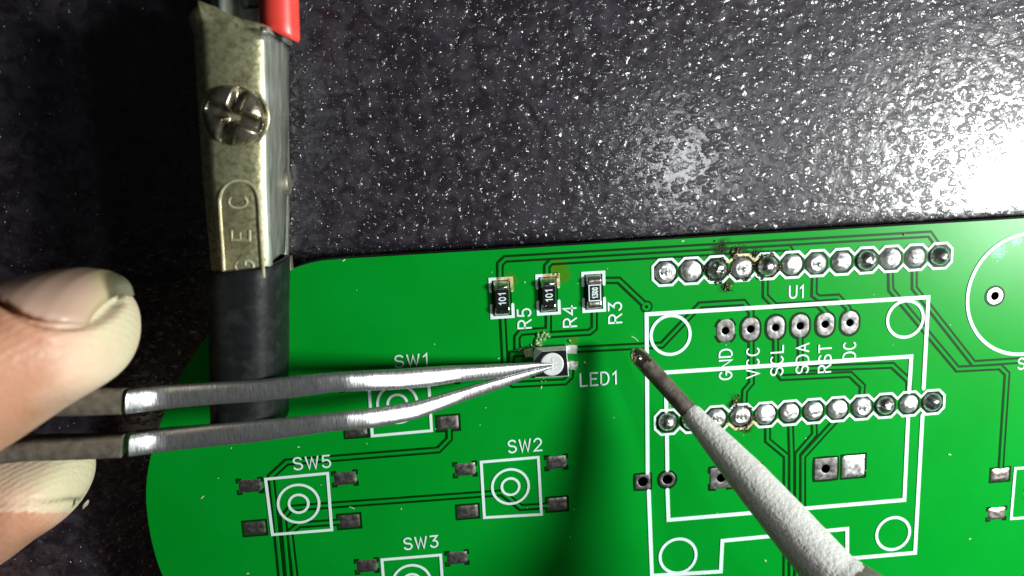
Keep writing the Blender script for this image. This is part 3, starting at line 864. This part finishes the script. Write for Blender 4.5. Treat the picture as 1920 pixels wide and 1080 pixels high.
# ------------------------------------------------------------------ tweezers
ti = at(240, 790, 8)
tw = thing('tweezers', 'fine pointed steel tweezers pinching the LED between two bright ground arms', 'tweezers', (ti[0], ti[1], 4))
ZT = [(-900, 17.5), (-300, 14.2), (0, 12.9), (236, 12.05), (240, 11.95), (250, 11.6), (262, 11.2), (276, 10.75), (292, 10.4), (312, 10.15), (345, 10.0), (480, 9.8), (600, 9.55), (650, 9.25), (690, 8.7), (730, 7.85), (780, 6.7), (830, 5.4), (862, 4.6), (900, 4.0), (970, 3.0), (1037, 2.1)]
TILT = [(-900, 0), (236, 10), (290, 10), (330, 3), (620, 0), (680, 9), (740, 13), (835, 12), (880, 3), (1037, 0)]
ZW = [(-900, 5.0), (0, 3.4), (240, 2.6), (420, 2.1), (620, 1.7), (780, 1.3), (900, 0.9), (980, 0.6), (1037, 0.22)]
def tab(T, x): return float(np.interp(x, [a for a, _ in T], [b for _, b in T]))
UP = [(-900, 690, 745), (-300, 716, 764), (0, 728, 779), (120, 732, 783), (225, 733, 779), (236, 735, 778), (300, 726, 770), (400, 719, 761), (480, 715, 756), (560, 706, 747), (620, 701, 738), (700, 697, 734), (745, 695, 732), (800, 691, 727), (845, 688, 720), (900, 685.5, 714), (945, 683, 709), (1000, 680.5, 694), (1025, 680.5, 687), (1038, 682, 685)]
LO = [(-900, 870, 925), (-300, 852, 892), (0, 838, 872), (50, 832, 867), (150, 827, 864), (232, 820, 860), (242, 819, 858), (300, 809, 850), (400, 798, 840), (480, 791, 832), (560, 783, 821), (620, 776, 812), (700, 768, 804), (780, 755, 788), (845, 736, 763), (900, 719, 744), (945, 706, 728), (980, 697, 714), (1015, 689.5, 700), (1036, 685.5, 689)]
def arm_rings(T, x0, x1, step, grow=0.0):
    xs = np.arange(x0, x1 + .1, step)
    rings = []
    for x in xs:
        yt = np.interp(x, [q[0] for q in T], [q[1] for q in T]); yb = np.interp(x, [q[0] for q in T], [q[2] for q in T])
        zt = tab(ZT, x) + grow; wz = tab(ZW, x)
        a = at(x, yt, zt); b = at(x, yb, zt)
        c = (a + b) / 2; hv = (a - b) / 2; hv = hv * (1 + grow * .15); hl = np.linalg.norm(hv)
        be = min(0.42, hl * .55)
        ring = []
        for u, dz in ((1, -wz), (1.0, -be), (0.93, -be * .45), (0.78, -be * .1), (0.4, 0.02), (0, 0.05), (-0.4, 0.02), (-0.78, -be * .1), (-.93, -be * .45), (-1, -be), (-1, -wz)):
            p = c + hv * (u if dz > -be * 1.01 else u * .8 - .35 * (u > 0)); ring.append((p[0], p[1], zt + dz - u * hl * math.tan(math.radians(tab(TILT, x)))))
        rings.append(ring)
    return rings
for T in (UP, LO):
    xe = 236 if T is UP else 242
    mb = MB(); loft(mb, arm_rings(T, xe, 1037, 6.5), True, cap0=True, cap1=True)
    arm = mb.build('arm', M['steel'], tw)
    mb = MB(); loft(mb, arm_rings(T, -900, xe + 1, 25, 0.03), True, cap0=True, cap1=True)
    mb.build('grip', M['steel_dull'], arm)
mb = MB()
p0, p1 = at(-880, 718, 21), at(-880, 898, 21)
loft(mb, [[(p0[0] + x, p0[1] + .6, z) for x, z in ((-5, 12), (3, 12), (3, 20), (-5, 20))], [(p1[0] + x, p1[1] - .6, z) for x, z in ((-5, 12), (3, 12), (3, 20), (-5, 20))]], True, True, True, smooth=False)
mb.build('weld', M['steel_dull'], tw)

# ------------------------------------------------------------------ soldering iron
ip = at(1300, 800, 8)
iron = thing('soldering_iron', 'rough grey soldering iron bit with burnt shiny tip pointing at LED1', 'soldering iron', tuple(ip))
TIP = np.array([1196, 666.0]); DV = np.array([.656, .755]); NV = np.array([.755, -.656])
def iz(t): return 3.6 + t * 0.0231
IR = [(-16, 2), (-14, 7), (-9, 12), (0, 17.5), (10, 18.6), (25, 17.4), (60, 17.2), (100, 17.6), (136, 18.2), (141, 18.4), (146, 20.5), (160, 22), (230, 31), (310, 40), (400, 47), (500, 54), (545, 57), (575, 66), (600, 76), (640, 88), (700, 100), (900, 150)]
IO = [(-20, 0), (0, 0), (60, 1.5), (137, 3), (310, 6), (500, 5.5), (560, 6), (640, 6), (900, 4)]
def iron_loft(name, t0, t1, material, ext=0):
    ts = sorted(set([t0, t1] + [a for a, _ in IR if t0 < a < t1] + list(np.arange(t0, t1, 12))))
    cs = []
    for t in ts:
        q = TIP + DV * t + NV * tab(IO, t); z = iz(t); cs.append(np.array(at(q[0], q[1], z)))
    ax = cs[-1] - cs[0]
    A0 = at(*(TIP), iz(0)); A1 = at(*(TIP + DV * 400), iz(400)); ax = (A1 - A0) / np.linalg.norm(A1 - A0)
    e1 = np.cross(ax, [0, 0, 1]); e1 /= np.linalg.norm(e1); e2 = np.cross(e1, ax)
    rings = []
    for t, c in zip(ts, cs):
        r = tab(IR, t) * mmpx(iz(t)) + ext
        ring = []
        for a in np.linspace(0, 2 * math.pi, 40, endpoint=False):
            d = e1 * math.cos(a) + e2 * math.sin(a)
            k = 1.0
            if name == 'barrel': k += 0.012 * mnoise.noise(Vector(c * 1.1 + d * r * 1.1)) + 0.006 * mnoise.noise(Vector(c * 3 + d * r * 3))
            if name == 'tip': k += 0.10 * mnoise.noise(Vector(c * .9 + d * r * .9))
            ring.append(c + d * r * k)
        rings.append(ring)
    mb = MB(); loft(mb, rings, True, True, True)
    return mb.build(name, material, iron)
iron_loft('tip', -16, 26, M['iron_tip'])
bc = at(1198, 672, iz(0) + .88)
bm = bmesh.new(); bmesh.ops.create_icosphere(bm, subdivisions=3, radius=0.33)
mb = MB(); mb.add([bc + np.array(v.co) * np.array([1.05, .9, .75]) * (1 + .18 * mnoise.noise(v.co * 4)) for v in bm.verts], [[v.index for v in f.verts] for f in bm.faces], 0, True); bm.free()
mb.build('solder_bead', M['bead'], iron)
iron_loft('neck', 22, 143, M['iron_dark'])
iron_loft('barrel', 141, 572, M['iron_grey'])
iron_loft('collar', 568, 900, M['iron_dark'])

# ------------------------------------------------------------------ alligator clip
CT, CB = 8.5, -0.5
cp = at(455, 300, CT)
clip = thing('alligator_clip', 'tarnished metal alligator clip with black sleeved jaws and a red wire boot', 'clip', (cp[0], cp[1], 0))
ROW = [(-60, 360, 487, 540), (30, 366, 494, 541), (80, 367, 496, 541), (130, 370, 497, 541), (200, 374, 498, 541), (280, 379, 499, 541), (360, 385, 500, 540), (430, 392, 503, 539), (506, 399, 507, 538), (516, 414, 492, 522), (740, 418, 488, 518)]
def crow(y): return [float(np.interp(y, [r[0] for r in ROW], [r[k] for r in ROW])) for k in (1, 2, 3)]
ncol = 22
def clip_ring(y, bend=0.0, taper=None):
    xl, xr, xb = crow(y)
    pts = []
    L = at(xl, y, CT); Rr = at(xr, y, CT); Bt = at(xb, y, CB)
    Lw = L - np.array([0.55, 0, 0])
    prof = [(Lw[0], CB), (Lw[0] + .05, CT - 2.2), (Lw[0] + .12, CT - 1.1), (Lw[0] + .35, CT - .45), (L[0] + .45, CT - .12)]
    for u in np.linspace(0.12, 0.86, 9): prof.append((L[0] + (Rr[0] - L[0]) * u, CT + 0.42 * math.sin(math.pi * u) ** .8 - .06))
    W = Bt[0]
    prof += [(Rr[0] - .25, CT - .05), (Rr[0] - .02, CT - .20), (Rr[0] + .12, CT - .50), (Rr[0] + (W - Rr[0]) * .34, CT - 1.35), (Rr[0] + (W - Rr[0]) * .36, CT - 1.45), (Rr[0] + (W - Rr[0]) * .54, CT - 1.70), (Rr[0] + (W - Rr[0]) * .60, CT - 1.95), (Rr[0] + (W - Rr[0]) * .66, CT - 2.8),
             (Rr[0] + (W - Rr[0]) * .86, CT - 4.6), (W, CB)]
    return [(x, L[1], z) for x, z in prof]
ys = [4, 20, 40, 60, 80, 110, 150, 200, 250, 300, 350, 400, 450, 505, 560, 640, 740]
rings = [clip_ring(y) for y in ys]
# torn, flared tail end: each column stops at its own height
k0 = len(rings[0])
tailpx = np.interp(np.arange(k0), [0, 3, 5, 7, 9, 11, 13, 15, k0 - 1], [40, 24, 6, 14, 30, 38, 44, 50, 54])
for i in range(3):
    for j in range(k0):
        x, y, z = rings[i][j]
        yy = tailpx[j] + (i * (80 - tailpx[j]) / 4)
        zz = z + ((0.9 * (1 - i / 3) ** 2) if j in (3, 4, 5) else 0) - (0.35 * (1 - i / 3) ** 2 if j > 10 else 0)
        q = at(crow(max(yy, -50))[0], yy, CT)
        rings[i][j] = (x - (0.5 * (1 - i / 3) if j < 3 else 0), q[1], zz)
mb = MB()
n = k0
vs = [p for r in rings for p in r]; fs = []; mis = []
mbc = MB()
for i in range(len(rings) - 1):
    for j in range(n - 1):
        a = i * n + j
        mbc.f.append([a, a + n, a + n + 1, a + 1]); mbc.mi.append(0 if 1 <= j < 14 else (1 if j >= 14 else 0)); mbc.sm.append(True)
mbc.v = vs
jaw = mbc.build('upper_jaw', [M['clip'], M['clip_side']], clip)
sol = jaw.modifiers.new('thickness', 'SOLIDIFY'); sol.thickness = 0.3; sol.offset = -1
# stamped border and letters
ZS = CT + 0.33
mb = MB()
bord = [(420, 520), (417, 470), (413, 420), (411, 385)] + [(448 - 37 * math.cos(a), 378 - 40 * math.sin(a)) for a in np.linspace(.1, math.pi - .1, 13)] + [(486, 385), (488, 430), (491, 470), (494, 520)]
ribbon(mb, [at(x, y, ZS)[:2] for x, y in bord], 0.11, ZS - .06, 0.13, 0, False, True, 0.09)
mb.build('stamped_border', M['clip_edge'], jaw)
for ch, (x, y), cap in (('C', (446, 379), 34), ('E', (451, 441), 33), ('G', (458, 499), 34)):
    wd, st = GL[ch]
    mb = MB()
    for k, q in enumerate(st):
        ribbon(mb, [at(x - (b - .5) * cap, y - (a - wd / 2) * cap * .95, ZS)[:2] for a, b in q], 0.10, ZS - .06 + .004 * k, 0.13, 0, False, True, 0.08)
    mb.build('stamped_letter', M['clip_edge'], jaw)
# lower jaw, hinge pin, hinge tab, tail tab
def lower_ring(y, x0, x1, zt, zb):
    a = at(x0, y, CB); b = at(x1, y, CB)
    return [(a[0], a[1], zt), (a[0] + .1, a[1], zb + .8), (a[0] + .9, a[1], zb), (b[0] - .9, a[1], zb), (b[0] - .1, a[1], zb + .8), (b[0], a[1], zt)]
mb = MB()
loft(mb, [lower_ring(y, 402, 532, zt, zb) for y, zt, zb in ((-40, 1, -3), (100, -.3, -4.2), (300, -.9, -4.9), (480, -1.8, -4.8), (620, -2.0, -4.2), (740, -2.1, -3.6))], False)
lj = mb.build('lower_jaw', M['clip_side'], clip)
sol = lj.modifiers.new('thickness', 'SOLIDIFY'); sol.thickness = 0.5
def rod(mb, a, b, r, n=20, mi=0, bev=0.2):
    a, b = np.array(a, float), np.array(b, float); d = (b - a) / np.linalg.norm(b - a)
    e1 = np.cross(d, [0, 0, 1.0]); e1 = e1 / np.linalg.norm(e1) if np.linalg.norm(e1) > .1 else np.array([1., 0, 0]); e2 = np.cross(e1, d)
    A = np.linspace(0, 2 * math.pi, n, endpoint=False)
    R = []
    for p, k in ((a, r - bev), (a + d * bev, r), (b - d * bev, r), (b, r - bev)):
        R.append([p + (e1 * math.cos(q) + e2 * math.sin(q)) * k for q in A])
    loft(mb, R, True, True, True, mi)
mb = MB(); h = at(541, 342, 1.0)
rod(mb, h - np.array([7.2, 0, 0]), h + np.array([0.12, 0, 0]), 1.2)
mb.build('hinge_pin', M['steel_dull'], clip)
mb = MB()
for px0, px1, y0, y1, z0, z1 in ((536, 546, 480, 506, -1.0, 0.6),):
    a = at(px0, y1, z1); b = at(px1, y0, z1)
    box(mb, ((a[0] + b[0]) / 2, (a[1] + b[1]) / 2), (b[0] - a[0]) / 2, (b[1] - a[1]) / 2, z0 + 1.05, z1 + 1, 0, 0.3)
mb.build('hinge_tab', M['steel_dull'], clip)
mb = MB()
a = at(452, 14, 5); b = at(498, -40, 5)
box(mb, ((a[0] + b[0]) / 2, (a[1] + b[1]) / 2), (b[0] - a[0]) / 2, (b[1] - a[1]) / 2, 4.2, 5.0, 0, 0.15)
mb.build('tail_tab', M['clip_side'], clip)
# screw
sc_ = at(437, 217, CT + .7); SR = 2.35
mb = MB()
n, nr = 96, 40
ang = math.radians(66)
seed = 4.2
# collar of the dimple the screw sits in
rings = []
for r, z in ((SR + .32, CT + .08), (SR + .2, CT + .17), (SR + .10, CT + .16), (SR + .02, CT + .05), (SR - .1, CT - .15)):
    rings.append([(sc_[0] + r * math.cos(a), sc_[1] + r * math.sin(a), z) for a in np.linspace(0, 2 * math.pi, 48, endpoint=False)])
loft(mb, rings, True)
mb.build('screw_seat', M['clip'], jaw)
rings = []
for k in range(nr + 1):
    r = SR * (1 - k / nr * .99); ring = []
    for j in range(n):
        a = 2 * math.pi * j / n
        x, y = r * math.cos(a), r * math.sin(a)
        u = x * math.cos(ang) + y * math.sin(ang); v = -x * math.sin(ang) + y * math.cos(ang)
        z = 0.95 * math.sqrt(max(0, 1 - (r / SR) ** 2.6)) + .45
        wv = .36 + .12 * r / SR
        g = max(1 / (1 + math.exp((abs(v) - wv) / .045)) * (1 / (1 + math.exp((abs(u) - 2.25) / .08))), 1 / (1 + math.exp((abs(u) - wv) / .045)) * (1 / (1 + math.exp((abs(v) - 2.25) / .08))))
        z -= g * (1.15 - .18 * r)
        z += .05 * mnoise.noise(Vector((x * 1.3 + seed, y * 1.3, 0)))
        ring.append((sc_[0] + x, sc_[1] + y, CT + z))
    rings.append(ring)
rings.insert(0, [(p[0], p[1], CT - .3) for p in rings[0]])
mb = MB(); loft(mb, rings, True, cap1=True)
mb.build('screw', M['screw'], jaw)
# heat-shrink sleeve over the jaws
def sleeve_ring(y, grow=0.0, n=36):
    xl = float(np.interp(y, [490, 540, 800], [389, 397, 402])); xr = float(np.interp(y, [490, 540, 800], [539, 538, 536]))
    a = at(xl, y, 5.2); b = at(xr, y, 5.2); cx = (a[0] + b[0]) / 2; hw = (b[0] - a[0]) / 2 + grow
    zc, hz = 4.9, 4.5 + grow
    out = []
    for t_ in np.linspace(0, 2 * math.pi, n, endpoint=False):
        cs, sn = math.cos(t_), math.sin(t_)
        e = 0.76
        out.append((cx + hw * math.copysign(abs(cs) ** e, cs), a[1] + (0.25 * cs if y < 520 else 0), zc + hz * math.copysign(abs(sn) ** .72, sn) * (1 + .012 * mnoise.noise(Vector((cs * 2, sn * 2, y * .03))))))
    return out
yy = [499, 503, 520, 560, 600, 640, 680, 720, 760, 795]
mb = MB()
rr = [sleeve_ring(yy[0], -.45), sleeve_ring(yy[0], -.12)] + [sleeve_ring(y, .03 * math.sin(y * .05)) for y in yy[1:]]
loft(mb, rr, True, cap1=True)
mb.build('sleeve', M['rubber'], clip)
mb = MB()
loft(mb, [sleeve_ring(yy[0] - .5, -.40), sleeve_ring(yy[0] - 1, -.28), sleeve_ring(yy[0] - .5, -.16)], True)
mb.build('sleeve_rim', M['rubber_rim'], clip)
# red boot
mb = MB()
rings = []
zc = 5.4
for k, (y, f) in enumerate(((-160, 1), (0, 1), (40, 1), (57, 1), (63, .96), (65, .90))):
    c = at(523 + (y * .02), y, zc); r = 34 * mmpx(zc) * f
    ring = []
    for a in np.linspace(0, 2 * math.pi, 32, endpoint=False):
        x = r * math.cos(a); z = r * math.sin(a)
        slant = -0.75 * (x / r + .0) * (1 if k >= 2 else 0) * .9
        ring.append((c[0] + x, c[1] + slant, zc + z))
    rings.append(ring)
loft(mb, rings, True, cap1=True)
mb.build('wire_boot', M['red'], clip)

# ------------------------------------------------------------------ hand
M['skin'] = skin_material(); M['nail'] = nail_material()
hp = at(-400, 820, 10)
hand = thing('hand', 'left hand holding the tweezers between thumb and index fingertip', 'hand', (hp[0], hp[1], TZ))
TH = [  # x, top, bottom, centre height, half depth
    (256.5, 640, 660, 17, .7), (254, 618, 678, 17, 2.0), (249, 596, 690, 17, 3.4), (242, 580, 702, 17, 4.6), (231, 562, 712, 17, 5.7), (213, 545, 723, 17, 6.7), (185, 530, 739, 17, 7.5), (148, 519, 761, 17.2, 8.2),
    (110, 518, 788, 17.5, 8.7), (60, 527, 822, 18, 9.0), (0, 542, 858, 18.5, 9.4), (-80, 560, 905, 19, 9.6), (-200, 588, 950, 20, 9.8), (-400, 610, 1010, 21, 10), (-600, 640, 1090, 21, 11), (-800, 700, 1200, 20, 12)]
IX = [(175.5, 902, 912, 4.5, .8), (173, 884, 926, 4.5, 2.4), (167, 868, 941, 4.5, 3.8), (158, 856, 959, 4.5, 5.0), (140, 845, 973, 4.5, 6.0), (110, 838, 991, 4.5, 6.8), (60, 830, 1030, 4.5, 7.2), (0, 826, 1072, 4.5, 7.5), (-100, 828, 1140, 4.5, 7.8),
      (-300, 850, 1220, 5, 8), (-600, 880, 1290, 6, 8.5), (-900, 860, 1330, 8, 9)]
def ell(T, n=40, sq=0.9):
    R = []
    for x, yt, yb, zc, b in T:
        ring = []
        for t_ in np.linspace(0, 2 * math.pi, n, endpoint=False):
            s, c = math.sin(t_), math.cos(t_)
            y = (yt + yb) / 2 - (yb - yt) / 2 * math.copysign(abs(s) ** sq, s)
            p = at(x - 21, y, zc); ring.append((p[0], p[1], zc + b * math.copysign(abs(c) ** sq, c)))
        R.append(ring)
    return R
mb = MB()
loft(mb, ell(TH), True, True, True); loft(mb, ell(IX), True, True, True)
def blob(mb, pts):
    """tube through (px, py, z, radius mm)"""
    P = [np.array(at(x, y, z)) for x, y, z, r in pts]
    R = []
    for i, (p, q) in enumerate(zip(P, pts)):
        d = P[min(i + 1, len(P) - 1)] - P[max(i - 1, 0)]; d /= np.linalg.norm(d)
        e1 = np.cross(d, [0, 0, 1.0]); e1 /= np.linalg.norm(e1); e2 = np.cross(e1, d)
        R.append([p + (e1 * math.cos(a) + e2 * math.sin(a)) * q[3] for a in np.linspace(0, 2 * math.pi, 24, endpoint=False)])
    loft(mb, R, True, True, True)
# palm, wrist and the three other fingers, curled under the index finger outside the picture
blob(mb, [(-620, 900, 17, 8), (-720, 920, 16, 13), (-900, 1010, 14, 16), (-1200, 1160, 12, 18), (-1500, 1320, 10, 17), (-1750, 1450, 8, 15), (-2100, 1620, 8, 15)])
blob(mb, [(-160, 1290, 3, 2), (-180, 1290, 3, 6), (-320, 1310, 3, 7.4), (-600, 1370, 4, 7.8), (-900, 1330, 6, 9)])
blob(mb, [(-290, 1460, 2, 2), (-310, 1460, 2, 5.6), (-440, 1480, 2.4, 7), (-700, 1510, 3, 7.5), (-1050, 1420, 4, 9)])
blob(mb, [(-480, 1610, 1.2, 2), (-500, 1610, 1.2, 5), (-620, 1620, 1.2, 6), (-850, 1620, 2, 6.5), (-1200, 1480, 3, 8)])
raw = mb.build('raw', M['skin'])
md = raw.modifiers.new('r', 'REMESH'); md.mode = 'VOXEL'; md.voxel_size = 0.27; md.use_smooth_shade = True
ms = raw.modifiers.new('s', 'SMOOTH'); ms.factor = 0.5; ms.iterations = 14
bpy.context.view_layer.update()
me = bpy.data.meshes.new_from_object(raw.evaluated_get(bpy.context.evaluated_depsgraph_get()))
bpy.data.objects.remove(raw)
me.name = 'skin'
V = np.empty(len(me.vertices) * 3, np.float32); me.vertices.foreach_get('co', V); V = V.reshape(-1, 3).astype(float)
NN = np.empty(len(me.vertices) * 3, np.float32); me.vertices.foreach_get('normal', NN); NN = NN.reshape(-1, 3)
PX = pix(V)
facing = ((CAM - V) * NN).sum(1) > 0
def dist_line(Q, line):
    best = np.full(len(Q), 1e9); par = np.zeros(len(Q))
    for k in range(len(line) - 1):
        a, b = np.array(line[k], float), np.array(line[k + 1], float); ab = b - a
        u = np.clip(((Q - a) @ ab) / (ab @ ab), 0, 1); d = np.linalg.norm(Q - (a + u[:, None] * ab), axis=1)
        best = np.minimum(best, d)
    return best
nail_low = [(-60, 540), (0, 563), (30, 581), (59, 595), (89, 604), (133, 609), (166, 607), (193, 597), (213, 584), (231, 563)]
crease = [(-40, 945), (0, 944), (89, 942), (133, 936), (163, 938)]
dz_n = dist_line(PX, nail_low); dz_c = dist_line(PX, crease)
hi = facing & (V[:, 2] > 9); lo = facing & (V[:, 2] < 14)
depth = np.where(hi, 0.50 * np.exp(-(dz_n / 9) ** 2) - 0.28 * np.exp(-((dz_n - 26) / 14) ** 2) * np.clip((150 - PX[:, 0]) / 60, 0, 1), 0) + np.where(lo & (PX[:, 1] > 880), 0.22 * np.exp(-(dz_c / 6.0) ** 2), 0)
low_y = np.interp(PX[:, 0], [q[0] for q in nail_low], [q[1] for q in nail_low])
under = hi & (PX[:, 0] < 236) & (PX[:, 1] < 640)
depth = depth + np.where(under, 0.55 * np.clip((low_y + 10 - PX[:, 1]) / 22, 0, 1), 0)
V2 = V - NN * depth[:, None]
me.vertices.foreach_set('co', V2.astype(np.float32).ravel())
bl = np.clip((PX[:, 0] + 20) / 260, 0, 1) ** 1.3 * 0.75 - 0.06
warm = np.exp(-((PX[:, 0] + 10) / 70) ** 2 - ((PX[:, 1] - 600) / 60) ** 2) * hi
bl = bl - 0.35 * warm
bl = bl + np.where(lo & (PX[:, 1] < 960) & (PX[:, 1] > 850), .45, 0) * np.clip((PX[:, 0] + 160) / 200, 0, 1)
a1 = me.attributes.new('blanch', 'FLOAT', 'POINT'); a1.data.foreach_set('value', bl.astype(np.float32))
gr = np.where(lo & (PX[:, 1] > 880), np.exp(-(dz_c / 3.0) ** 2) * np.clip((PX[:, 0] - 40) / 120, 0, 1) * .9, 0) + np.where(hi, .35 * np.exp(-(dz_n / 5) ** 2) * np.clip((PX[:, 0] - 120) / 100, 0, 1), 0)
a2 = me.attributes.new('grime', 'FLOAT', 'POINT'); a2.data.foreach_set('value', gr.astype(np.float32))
for p in me.polygons: p.use_smooth = True
me.materials.clear(); me.materials.append(M['skin'])
link('skin', me, hand)
# thumbnail
NT = [(-60, 551), (0, 538), (59, 522), (118, 513), (148, 511.5), (190, 516), (207, 523), (220, 533), (227, 542), (231, 553), (233, 559)]
nu, nv = 44, 22
vs = []; fe = []
thx = [q[0] for q in TH][::-1]
def nail_pt(x, th, lift=.12):
    yt, yb, zc, b = (np.interp(x, thx, [q[k] for q in TH][::-1]) for k in (1, 2, 3, 4))
    yc = (yt + yb) / 2; a = yc - tab(NT, x)
    sn, cs = math.sin(th), math.cos(th)
    p = at(x - 21, yc - a * math.copysign(abs(sn) ** .9, sn), zc)
    return np.array([p[0], p[1], zc + (b + lift) * math.copysign(abs(cs) ** .9, cs)])
for i in range(nu):
    x = -60 + 292.5 * (i / (nu - 1)) ** .9
    cand = np.radians(np.arange(128, -40, -1.0))
    q = pix(np.array([nail_pt(x, t_) for t_ in cand]))
    th0 = cand[-1]
    for k, t_ in enumerate(cand):
        if k > 30 and q[k, 1] > tab(nail_low, q[k, 0]): th0 = t_; break
    for j in range(nv):
        th = th0 + (math.radians(128) - th0) * (j / (nv - 1))
        p = nail_pt(x, th, -.3 if j == 0 else .12)
        vs.append(p)
        fe.append(max(0, min(1, (pix([p])[0, 0] - 20) / 212 + 0.03 * math.sin(j * .6))))
mb = MB(); mb.add(vs, [[i * nv + j, i * nv + j + 1, (i + 1) * nv + j + 1, (i + 1) * nv + j] for i in range(nu - 1) for j in range(nv - 1)], 0, True)
nail = mb.build('thumbnail', M['nail'], hand)
at_ = nail.data.attributes.new('free_edge', 'FLOAT', 'POINT'); at_.data.foreach_set('value', np.array(fe, np.float32))
sol = nail.modifiers.new('thickness', 'SOLIDIFY'); sol.thickness = 0.35; sol.offset = 0
# torn sliver of the index fingernail
mb = MB()
q = [at(x, y, 6.5) for x, y in ((157, 945), (159, 948), (157, 954), (153, 957), (154, 949))]
loft(mb, [[(p[0], p[1], 5.6) for p in q], [(p[0], p[1], 6.3) for p in q]], True, True, True, smooth=False)
mb.build('fingernail_edge', M['nail_edge'], hand)
